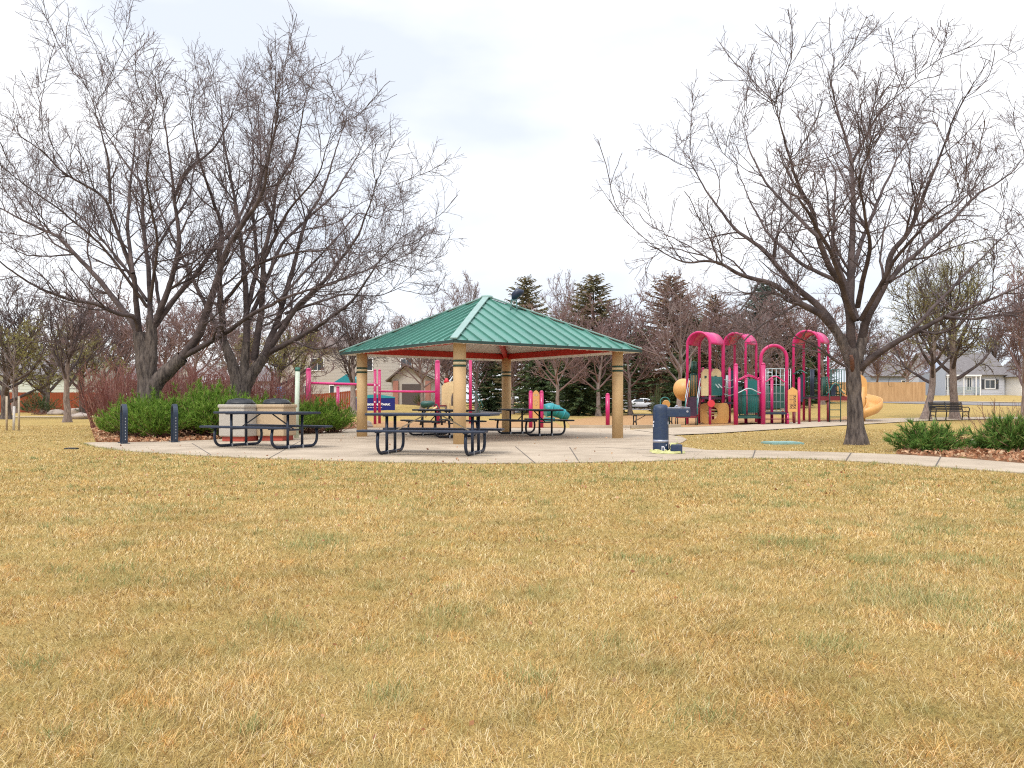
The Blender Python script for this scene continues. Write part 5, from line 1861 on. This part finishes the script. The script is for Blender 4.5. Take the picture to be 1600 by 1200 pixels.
psd = empty('garden_shed', ps_, 0, 'small teal roofed white play shed beyond the orange fence', 'shed')
MB().box((0, 0, 1.0), (2.4, 2.0, 2.2)).build('wall', M['siding_white'], psd)
MB().prism([(-1.4, -1.2, 2.1), (1.4, -1.2, 2.1), (0, -1.2, 3.0)], (0, 2.4, 0)).build('roof', M['sign_teal'], psd)
bk = gp(157, 40)
for i, (px, Y, s) in enumerate([(88, 62, 0.45), (118, 60, 0.55), (121, 46, 0.4), (93, 63, 0.3), (572, 31.2, 0.22), (1545, 16.6, 0.28)]):
    g = gp(px, Y)
    bm = bmesh.new()
    bmesh.ops.create_icosphere(bm, subdivisions=3, radius=s)
    rr = random.Random(i)
    ph = [rr.uniform(0, 6) for _ in range(4)]
    for v in bm.verts:
        d = v.co.normalized()
        k = 1 + 0.16 * math.sin(3 * d.x + ph[0]) + 0.14 * math.sin(4 * d.y + ph[1]) + 0.1 * math.sin(6 * d.z + ph[2])
        v.co = Vector((v.co.x * k * 1.25, v.co.y * k, v.co.z * k * 0.7))
    me = bpy.data.meshes.new('boulder')
    bm.to_mesh(me); bm.free()
    for p in me.polygons: p.use_smooth = True
    me.materials.append(M['rock'])
    o = bpy.data.objects.new('boulder', me)
    COL.objects.link(o)
    o.location = g + Vector((0, 0, s * 0.3))
    tag(o, ['rounded tan boulder beside the dark low shrub before the red fence', 'largest tan boulder behind the small bare tree at the left', 'tan boulder near the foot of the spreading tree at the left',
            'small pale boulder next to the dark shrub before the red fence', 'small tan boulder at the end of the juniper hedge by the shelter', 'tan boulder in the leaf litter between the two right junipers'][i], 'boulder', 'landscape boulders')

# ================================================================== THE LARGE BARE TREES
gA = G(234, 680); YA = 24.0
traced_tree('bare_tree', (X(234, YA), YA, 0), YA,
    [([(236, 682), (234, 664), (232, 640), (231, 610), (229, 582), (222, 545), (217, 520)], (0.46, 0.34, 0.30, 0.29, 0.27, 0.23, 0.17)),
     ([(234, 640), (240, 600), (262, 580), (285, 558)], (0.24, 0.25, 0.22, 0.19)),
     ([(230, 600), (234, 560), (237, 524), (236, 500)], (0.26, 0.23, 0.18, 0.14))],
    [([(285, 558), (314, 519), (333, 461), (353, 398), (377, 360), (397, 331), (416, 287), (418, 253), (432, 180), (440, 100)], 0, -3, 0.18, 0.025),
     ([(288, 556), (348, 526), (400, 490), (440, 470), (520, 450), (560, 430)], 0, -4, 0.12, 0.02),
     ([(222, 543), (208, 504), (188, 480), (145, 427), (97, 374), (48, 350), (0, 323), (-40, 300)], 0, 1.5, 0.14, 0.02),
     ([(217, 520), (213, 492), (184, 490), (145, 471), (106, 466), (58, 446), (29, 427), (0, 408), (-30, 370)], 0, -3.5, 0.10, 0.02),
     ([(217, 520), (213, 480), (208, 427), (179, 345), (169, 311), (121, 277), (92, 253), (72, 224), (29, 186)], 0, -2, 0.12, 0.018),
     ([(172, 318), (171, 253), (165, 200), (150, 140), (145, 105)], -1.2, -1.8, 0.06, 0.015),
     ([(208, 427), (198, 350), (203, 277), (210, 200), (205, 130)], -0.8, 1.5, 0.08, 0.016),
     ([(237, 510), (234, 461), (222, 350), (222, 277), (193, 229), (164, 171), (150, 120)], 0, 3, 0.11, 0.018),
     ([(237, 514), (263, 456), (270, 432), (280, 374), (270, 302), (261, 205), (255, 140), (251, 90)], 0, -1, 0.13, 0.018),
     ([(271, 305), (290, 253), (333, 210), (360, 150), (375, 100)], -0.5, 1, 0.07, 0.015),
     ([(241, 510), (290, 446), (333, 393), (367, 355), (390, 300), (395, 230), (390, 150)], 0, 3.5, 0.12, 0.016),
     ([(145, 427), (120, 400), (80, 380), (40, 300), (10, 250)], 1, 3, 0.05, 0.014),
     ([(230, 470), (180, 400), (120, 330), (60, 290)], 0.5, 4.5, 0.07, 0.014),
     ([(250, 480), (240, 400), (300, 300), (310, 210), (300, 120)], 0.4, 5, 0.07, 0.014),
     ([(230, 480), (200, 440), (150, 380), (90, 330), (30, 280), (-20, 230)], -0.5, -4.5, 0.07, 0.014),
     ([(235, 470), (250, 380), (230, 260), (240, 160)], -0.6, -5, 0.07, 0.014)],
    11, 'large bare tree behind the hedge, leftmost of the big trees, low limb reaching left', 'large bare trees')
YB = 25.5
traced_tree('bare_tree', (X(380, YB), YB, 0), YB,
    [([(376, 680), (377, 650), (376, 620), (374, 600), (372, 585)], (0.42, 0.32, 0.28, 0.29, 0.25)),
     ([(376, 625), (384, 600), (400, 575), (415, 556)], (0.24, 0.22, 0.18, 0.15)),
     ([(374, 610), (368, 585), (360, 560), (350, 535)], (0.22, 0.19, 0.16, 0.13)),
     ([(376, 620), (380, 590), (383, 560), (385, 535)], (0.22, 0.18, 0.14, 0.12))],
    [([(350, 535), (348, 500), (343, 447), (346, 350), (329, 302), (314, 253), (300, 180), (295, 120)], 0, -2.5, 0.15, 0.02),
     ([(385, 535), (387, 500), (382, 423), (372, 350), (363, 292), (348, 205), (343, 130), (340, 80)], 0, 1, 0.14, 0.02),
     ([(397, 563), (411, 481), (416, 398), (430, 331), (435, 278), (460, 229), (470, 157), (480, 90)], 0, -1, 0.15, 0.02),
     ([(410, 558), (430, 510), (450, 442), (479, 340), (503, 302), (527, 205), (540, 150)], 0, 2.5, 0.14, 0.018),
     ([(415, 556), (464, 476), (508, 437), (556, 370), (580, 310), (590, 270)], 0, -2.5, 0.14, 0.018),
     ([(418, 552), (469, 529), (518, 500), (556, 471), (595, 410), (628, 375)], 0, -4, 0.12, 0.016),
     ([(430, 514), (503, 447), (575, 420), (620, 404), (640, 395)], 0, 2, 0.09, 0.014),
     ([(445, 490), (532, 461), (590, 466), (630, 450)], 0, -1, 0.07, 0.014),
     ([(356, 548), (330, 490), (300, 430), (270, 370), (245, 310), (230, 240)], 0, 3, 0.12, 0.016),
     ([(345, 480), (397, 413), (460, 394), (518, 389), (570, 400)], 0, -5, 0.08, 0.014),
     ([(382, 500), (400, 420), (392, 330), (405, 250), (400, 150), (395, 90)], 0, 4.5, 0.11, 0.015),
     ([(390, 500), (440, 380), (520, 300), (560, 220), (570, 180)], 0, 5, 0.10, 0.015),
     ([(416, 400), (450, 330), (500, 260), (520, 170)], -0.6, -4, 0.07, 0.014),
     ([(435, 470), (500, 400), (560, 330), (590, 345), (610, 325)], -0.5, 4, 0.06, 0.014),
     ([(372, 360), (400, 300), (420, 220), (430, 140), (440, 85)], 0.4, -4, 0.06, 0.014)],
    23, 'large bare tree rising behind the litter bins, its crown leaning toward the shelter', 'large bare trees')
YC = 18.7
traced_tree('bare_tree', (X(1338, YC), YC, 0), YC,
    [([(1338, 699), (1338, 690), (1337, 672), (1336, 640), (1334, 600), (1332, 570), (1331, 545)], (0.29, 0.21, 0.178, 0.165, 0.163, 0.175, 0.155)),
     ([(1333, 575), (1345, 545), (1350, 515)], (0.14, 0.125, 0.095)),
     ([(1331, 570), (1318, 535), (1300, 508)], (0.14, 0.125, 0.095))],
    [([(1302, 512), (1282, 493), (1246, 472), (1208, 443), (1150, 427), (1129, 411), (1104, 406), (1075, 413), (1045, 400), (1020, 385)], 0, -1.5, 0.12, 0.015),
     ([(1308, 520), (1290, 490), (1233, 445), (1208, 414), (1187, 385), (1150, 360), (1125, 327), (1104, 297), (1088, 262), (1070, 215)], 0, 1.5, 0.12, 0.015),
     ([(1331, 548), (1327, 483), (1318, 445), (1299, 417), (1282, 373), (1271, 324), (1249, 280), (1233, 225), (1222, 181), (1205, 110)], 0, -2, 0.14, 0.016),
     ([(1318, 445), (1255, 412), (1200, 360), (1172, 300), (1155, 240)], -0.3, 3, 0.07, 0.014),
     ([(1328, 490), (1328, 430), (1332, 368), (1332, 280), (1329, 225), (1310, 159), (1293, 93), (1288, 60)], 0, 1, 0.13, 0.016),
     ([(1330, 240), (1359, 170), (1381, 120), (1430, 76)], 0.7, -0.5, 0.05, 0.012),
     ([(1347, 530), (1352, 500), (1387, 439), (1395, 390), (1425, 357), (1447, 296), (1464, 241), (1486, 170), (1510, 100)], 0, -1.5, 0.13, 0.015),
     ([(1387, 440), (1409, 417), (1464, 368), (1530, 296), (1585, 252), (1620, 200)], -0.3, 2.5, 0.08, 0.013),
     ([(1343, 577), (1360, 560), (1381, 549), (1420, 522), (1475, 494), (1530, 475), (1590, 450), (1640, 420)], 0, -2, 0.11, 0.014),
     ([(1329, 440), (1350, 370), (1380, 300), (1410, 220), (1440, 150)], 0.2, 3, 0.08, 0.013),
     ([(1320, 572), (1300, 557), (1283, 545), (1262, 533), (1243, 528), (1230, 505), (1224, 480)], -0.1, -1.4, 0.05, 0.008),
     ([(1282, 373), (1240, 330), (1200, 280), (1170, 200), (1160, 150)], -1.4, 0.5, 0.06, 0.012),
     ([(1335, 500), (1300, 400), (1250, 300), (1220, 260)], -0.2, -4.5, 0.09, 0.012),
     ([(1345, 500), (1400, 400), (1460, 330), (1500, 300)], -0.2, -4.5, 0.08, 0.012),
     ([(1340, 480), (1360, 380), (1340, 260), (1370, 170)], -0.2, -4, 0.08, 0.012),
     ([(1340, 500), (1300, 380), (1310, 260), (1270, 170)], 0.2, 4.5, 0.08, 0.012),
     ([(1420, 522), (1470, 470), (1540, 400), (1600, 340)], -0.7, 2, 0.06, 0.012),
     ([(1475, 494), (1520, 500), (1570, 490), (1620, 500)], -1.0, -3, 0.05, 0.010)],
    37, 'large bare tree on dry grass in front of the playground, path running before it', 'large bare trees',
    sp=(0.46, 0.24, 0.15), lens=((0.7, 2.2), (0.4, 1.05), (0.18, 0.5)))

tR = [o for o in bpy.data.objects if o.name.startswith('bare_tree') and abs(o.location.y - YC) < 0.01][0]
st_ = MB()
q0 = P(1332, 572, YC - 0.16) - tR.location
st_.tube([q0 + Vector((0.02, 0.06, -0.16)), q0, q0 + Vector((-0.05, -0.09, 0.13)), q0 + Vector((-0.09, -0.13, 0.24))], [0.03, 0.052, 0.050, 0.038], 9)
st_.build('broken_stub', M['trod'], tR)
# ================================================================== SHRUBS
j1 = juniper('juniper_shrub', (X(222, 21.4), 21.7, 0), 1.25, 1.0, 0.92, 1, M['juniper'], 'bright green juniper at the left end of the hedge by the bike racks', 'junipers in the patio hedge')
j2 = juniper('juniper_shrub', (X(300, 21.6), 22.2, 0), 1.35, 1.1, 1.18, 2, M['juniper'], 'tallest bright juniper, between the second bike rack and the litter bins', 'junipers in the patio hedge')
jl = [(j2, 192, 22.8, 0.66, 'low bright juniper tucked behind the left tip of the hedge'), (j1, 250, 21.3, 0.88, 'bright juniper between the two bike racks'),
      (j1, 352, 22.0, 1.15, 'bright juniper directly behind the grey litter bin'), (j2, 405, 23.6, 0.80, 'bright juniper behind the tan litter bin'),
      (j2, 442, 24.0, 0.72, 'bright juniper behind the pale green post'), (j1, 490, 25.0, 0.98, 'bright juniper behind the right end of the left picnic table'),
      (j2, 522, 25.6, 0.74, 'bright juniper at the right end of the hedge beside the left shelter column'), (j2, 235, 23.0, 0.85, 'bright juniper at the foot of the leftmost big tree'),
      (j2, 330, 24.0, 1.0, 'bright juniper at the foot of the second big tree')]
for i, (s, px, Y, k, lb) in enumerate(jl):
    put(s, (X(px, Y), Y, 0), i * 1.3 + 0.6, (k, k, k), lb)
j3 = juniper('juniper_shrub', (X(1462, 15.6), 15.9, 0), 0.86, 0.72, 0.40, 5, M['juniper_dark'], 'dark green spreading juniper right of the large tree by the front path', 'spreading junipers by the front path', n=105, tall=0.7, emin=0.12, reach=(0.45, 1.35))
put(j3, (X(1608, 15.2), 15.7, 0), 2.2, (0.85, 0.85, 1.25), 'dark green spreading juniper cut by the right edge of the photo')
put(j3, (X(1535, 16.2), 16.2, 0), 4.0, (0.36, 0.36, 0.5), 'small juniper sprig between the two spreading junipers')
js = juniper('low_shrub', (X(62, 62), 62, 0), 2.3, 1.4, 1.35, 7, M['needle'], 'dark green low shrub before the red brown fence', 'dark shrubs at the fence', n=120)
put(js, (X(146, 60), 60, 0), 1, 0.75, 'dark shrub behind the spreading tree at the left')
put(js, (X(1026, 45), 45, 0), 2, (0.26, 0.3, 1.15), 'dark rounded shrub behind the flat bench and drinking fountain')
put(js, (X(655, 80), 80, gz(X(655, 80), 80)), 2, (0.5, 0.5, 0.8), 'dark shrub in front of the cream house garage')

r1 = stem_shrub('red_stem_shrub', (X(280, 29), 29, 0), 1.5, 2.3, 1, M['redstem'], 'red stemmed bare shrub between the two big left trunks', 'red stemmed shrubs behind the hedge', n=150)
for i, (px, Y, k, lb) in enumerate([(175, 30, 0.95, 'red stemmed bare shrub left of the first big trunk'), (205, 33, 1.15, 'taller red stemmed shrub behind the first big trunk'), (250, 31, 0.9, 'red stemmed shrub just right of the first big trunk'),
                                    (320, 30, 1.0, 'red stemmed shrub just left of the second big trunk'), (345, 33, 1.1, 'red stemmed shrub behind the second big trunk'), (425, 30, 0.95, 'red stemmed shrub just right of the second big trunk'),
                                    (455, 33, 0.85, 'red stemmed shrub behind the pale green post'), (395, 32, 0.9, 'red stemmed shrub behind the litter bins, beyond the second trunk'), (300, 34, 1.05, 'red stemmed shrub at the back, midway between the big trunks')]):
    put(r1, (X(px, Y), Y, 0), i * 1.1, k, lb)
d1 = stem_shrub('dry_shrub', (X(1560, 19.5), 19.5, 0), 1.0, 1.15, 4, M['drystem'], 'bare reddish twiggy shrub behind the right spreading junipers', None, n=34, spread=0.9, rad=0.007)
put(d1, (X(1625, 21), 21, 0), 1.5, 1.1, 'bare twiggy shrub at the right edge behind the junipers')
put(d1, (X(668, 79), 79, gz(X(668, 79), 79)), 2.5, 1.4, 'bare reddish shrub by the brick pier of the cream house')

# ================================================================== SMALLER AND FARTHER TREES
mk_ = lambda t, b='limb': (M['bark_light'], M[b], M[t])
gl_ = gp(105, 39)
t_small = auto_tree('bare_tree', gl_, 6.9, 3, (M['bark_light'], M['limb'], M['twig']), 'small bare tree with straight trunk on the left lawn', None, 0.17, 0.26, 13, 0.75, sp=(0.42, 0.3, 0.22), rm=(0.012, 0.009, 0.007))
t_spread = auto_tree('bare_tree', gp(130, 50), 5.6, 4, (M['bark'], M['limb'], M['twig_olive']), 'low spreading tree with budding twigs behind the small tree on the left', None, 0.22, 0.16, 14, 1.05, sp=(0.5, 0.36, 0.26), wid=1.25, buds=1500, vase=0.03)
t_pink = auto_tree('bare_tree', gp(872, 50), 7.2, 5, (M['bark_light'], M['twig_pink'], M['twig_pink']), 'pinkish bare tree with pale forked trunk behind the rear shelter column', None, 0.14, 0.24, 14, 0.95, sp=(0.36, 0.25, 0.2), rm=(0.014, 0.010, 0.008), wid=1.15)
t_grey = auto_tree('bare_tree', gp(1060, 46.5), 8.6, 6, (M['bark_light'], M['twig_grey'], M['twig_pink']), 'grey pink bare tree with straight trunk left of the playground arches', None, 0.17, 0.22, 16, 0.75, sp=(0.42, 0.3, 0.22), rm=(0.014, 0.011, 0.009))
t_bud = auto_tree('budding_tree', gp(1492, 41.5), 9.0, 8, (M['bark_light'], M['limb'], M['twig_olive']), 'budding tree with pale forked trunk behind the park bench', None, 0.23, 0.24, 13, 0.95, sp=(0.46, 0.33, 0.24), rm=(0.013, 0.009, 0.007), wid=1.2, buds=1500)
t_dark = auto_tree('bare_tree', gp(552, 50), 8.0, 9, (M['bark_light'], M['limb'], M['twig']), 'bare tree behind the left shelter column, in front of the cream house', None, 0.2, 0.22, 15, 0.85, sp=(0.45, 0.32, 0.25), rm=(0.014, 0.011, 0.009))
def bt_(src, px, Y, k, lb, rz, g=None, w=1.0, dz=0.0):
    p = gp(px, Y)
    p.z += dz
    return put(src, p, rz, (k * w, k * w, k), lb, g)
far = 'bare trees in the background'
for i, (s, px, Y, k, w, lb) in enumerate([
    (t_spread, 10, 46, 1.15, 1.1, 'budding drooping tree at the left edge of the lawn'),
    (t_spread, 70, 68, 1.5, 1.0, 'olive budding tree in front of the pale green house'),
    (t_dark, 22, 72, 1.55, 0.9, 'tall thin bare tree far behind the left edge'),
    (t_pink, 165, 58, 1.25, 1.1, 'pinkish bare tree between the small left tree and the first big trunk'),
    (t_dark, 195, 75, 1.35, 1.0, 'bare tree far behind the first big trunk'),
    (t_pink, 300, 56, 1.2, 1.2, 'pinkish bare tree far behind, between the two big trunks'),
    (t_grey, 345, 70, 1.1, 1.1, 'grey bare tree far behind the second big trunk'),
    (t_spread, 430, 62, 1.3, 1.1, 'brownish olive tree behind the red stemmed shrubs near the blue toy tower'),
    (t_pink, 470, 76, 1.45, 1.1, 'pinkish bare tree in front of the upper wall of the cream house'),
    (t_grey, 703, 74, 1.42, 0.9, 'slender bare tree rising above the left slope of the shelter roof'),
    (t_pink, 660, 62, 1.0, 1.2, 'pinkish bare tree seen under the shelter roof beside the garage'),
    (t_dark, 700, 66, 0.95, 1.1, 'dark bare tree seen just left of the front column under the roof'),
    (t_pink, 745, 70, 1.1, 1.1, 'pinkish bare tree seen between the front and rear columns'),
    (t_grey, 884, 88, 1.75, 0.8, 'tall pale bare tree above the right slope of the shelter roof'),
    (t_pink, 800, 64, 1.05, 1.1, 'pinkish bare tree directly behind the rear column'),
    (t_pink, 935, 56, 1.05, 1.2, 'pinkish bare tree in front of the conifers by the right shelter column'),
    (t_pink, 985, 60, 1.25, 1.0, 'pinkish bare tree in the gap right of the shelter roof corner'),
    (t_pink, 1130, 57, 1.1, 1.2, 'pinkish bare tree behind the first two arched playground roofs'),
    (t_grey, 1175, 52, 0.85, 1.2, 'grey bare tree behind the second arched playground roof'),
    (t_pink, 1225, 58, 1.2, 1.1, 'pinkish bare tree behind the open playground arch'),
    (t_pink, 1285, 66, 1.2, 1.1, 'pinkish bare tree behind the third arched playground roof'),
    (t_dark, 1345, 92, 1.3, 1.1, 'bare tree beyond the fence behind the large right trunk'),
    (t_pink, 1372, 96, 1.05, 1.3, 'pinkish bare tree beyond the fence above the spiral slide'),
    (t_pink, 1418, 100, 1.15, 1.3, 'pinkish bare tree beyond the fence near its right end'),
    (t_bud, 1446, 41, 0.92, 0.95, 'budding tree with slim straight trunk beside the left end of the park bench'),
    (t_dark, 1548, 124, 1.5, 1.2, 'bare tree rising behind the grey ranch house'),
    (t_dark, 1480, 128, 1.45, 1.2, 'bare tree behind the left wing of the grey ranch house'),
    (t_pink, 1598, 36, 0.98, 1.0, 'reddish bare tree at the right edge behind the twiggy shrub'),
    (t_bud, 1660, 44, 1.0, 1.0, 'budding tree partly outside the right edge'),
    (t_dark, 610, 110, 1.5, 1.1, 'bare tree rising behind the roof of the cream house'),
    (t_dark, 520, 118, 1.6, 1.1, 'bare tree behind the left end of the cream house roof'),
    (t_pink, 255, 84, 1.5, 1.2, 'pinkish bare tree behind the white house'),
    (t_dark, 385, 92, 1.5, 1.2, 'bare tree far behind the second big tree near the low grey house'),
    (t_grey, 110, 108, 1.9, 1.1, 'grey bare tree far behind the pale green house'),
    (t_grey, 760, 125, 1.6, 1.3, 'grey bare tree at the far end of the street'),
    (t_pink, 840, 120, 1.5, 1.4, 'pinkish bare tree far beyond the dark cars')]):
    bt_(s, px, Y, k, lb, i * 1.9 + 0.4, far, w)

c_ol = conifer('conifer', gp(822, 70), 12.1, 3.6, 1, M['needle_olive'], 'open olive conifer rising right behind the shelter peak', 'conifers behind the shelter', dens=1.0)
c_br = conifer('conifer', gp(1050, 62), 10.9, 4.2, 2, M['needle_brown'], 'tall browned conifer behind the grey pink tree', 'conifers behind the shelter')
c_gr = conifer('conifer', gp(905, 58), 6.4, 2.9, 3, M['needle'], 'broad dark green spruce under the right slope of the shelter roof', 'conifers behind the shelter', bare=0.03)
c_bl = conifer('conifer', gp(1195, 62), 9.9, 3.9, 4, M['needle_blue'], 'wide blue green spruce behind the open playground arch', 'conifers behind the shelter', bare=0.05)
for i, (s, px, Y, k, w, lb) in enumerate([
    (c_ol, 927, 63, 0.92, 1.25, 'olive brown conifer above the right slope of the shelter roof'),
    (c_br, 1116, 66, 0.90, 0.7, 'narrow browned conifer above the first arched playground roof'),
    (c_gr, 850, 62, 0.85, 1.1, 'dark green spruce between the rear column and the pinkish forked tree'),
    (c_gr, 768, 76, 1.0, 0.9, 'dark green spruce between the front and rear columns'),
    (c_gr, 1000, 126, 2.0, 1.0, 'dark green spruce behind the white car'),
    (c_gr, 1066, 58, 0.82, 0.85, 'dark green spruce behind the flat bench'),
    (c_gr, 938, 70, 1.15, 0.9, 'dark green spruce directly behind the right shelter column'),
    (c_gr, 1085, 64, 1.2, 1.0, 'dark green spruce behind the playground stairs'),
    (c_bl, 1150, 70, 0.85, 0.9, 'blue green spruce behind the second arched playground roof'),
    (c_gr, 1235, 60, 0.9, 0.8, 'dark green spruce behind the climbing net of the playground'),
    (c_gr, 1270, 70, 0.9, 0.9, 'dark green spruce behind the third arched playground roof')]):
    bt_(s, px, Y, k, lb, i * 1.3 + 0.8, 'conifers behind the shelter', w)

# staked sapling on the left lawn
sg = gp(21.5, 28)
sap = empty('sapling', sg, 0, 'young staked sapling with white wrapped trunk at the left edge', 'tree')
MB().tube([(0, 0, -0.05), (0.01, 0, 0.85)], 0.042, 8).build('trunk_wrap', M['trunk_wrap'], sap)
sb = TB()
rg_ = np.random.default_rng(3)
main = grow(rg_, (0.01, 0, 0.85), (0.02, 0, 1), 2.0, 8, 0.06, 0.05)
mr_ = np.linspace(0.028, 0.008, 9)
sb.add(main, mr_, 6)
l2 = branch_out(rg_, sb, [(main, mr_)], 0.13, (0.5, 1.1), 0.6, 0.015, 0.006, 5, 4, 0.05, (0.6, 1.1), 0.1, 0.05)
branch_out(rg_, sb, l2, 0.2, (0.2, 0.5), 0.6, 0.008, 0.005, 3, 3, 0.1, (0.4, 0.9), 0.12, 0.08)
sb.build('crown', M['twig_grey'], sap)
for px, lb in ((10.5, 'wooden stake to the left of the white wrapped sapling'), (29.5, 'wooden stake to the right of the white wrapped sapling')):
    g = gp(px, 27.8)
    so_ = MB().cyl((0, 0, -0.05), 0.035, 1.25, 8).build('stake', M['stake'])
    so_.location = g
    tag(so_, lb, 'stake', 'sapling stakes')
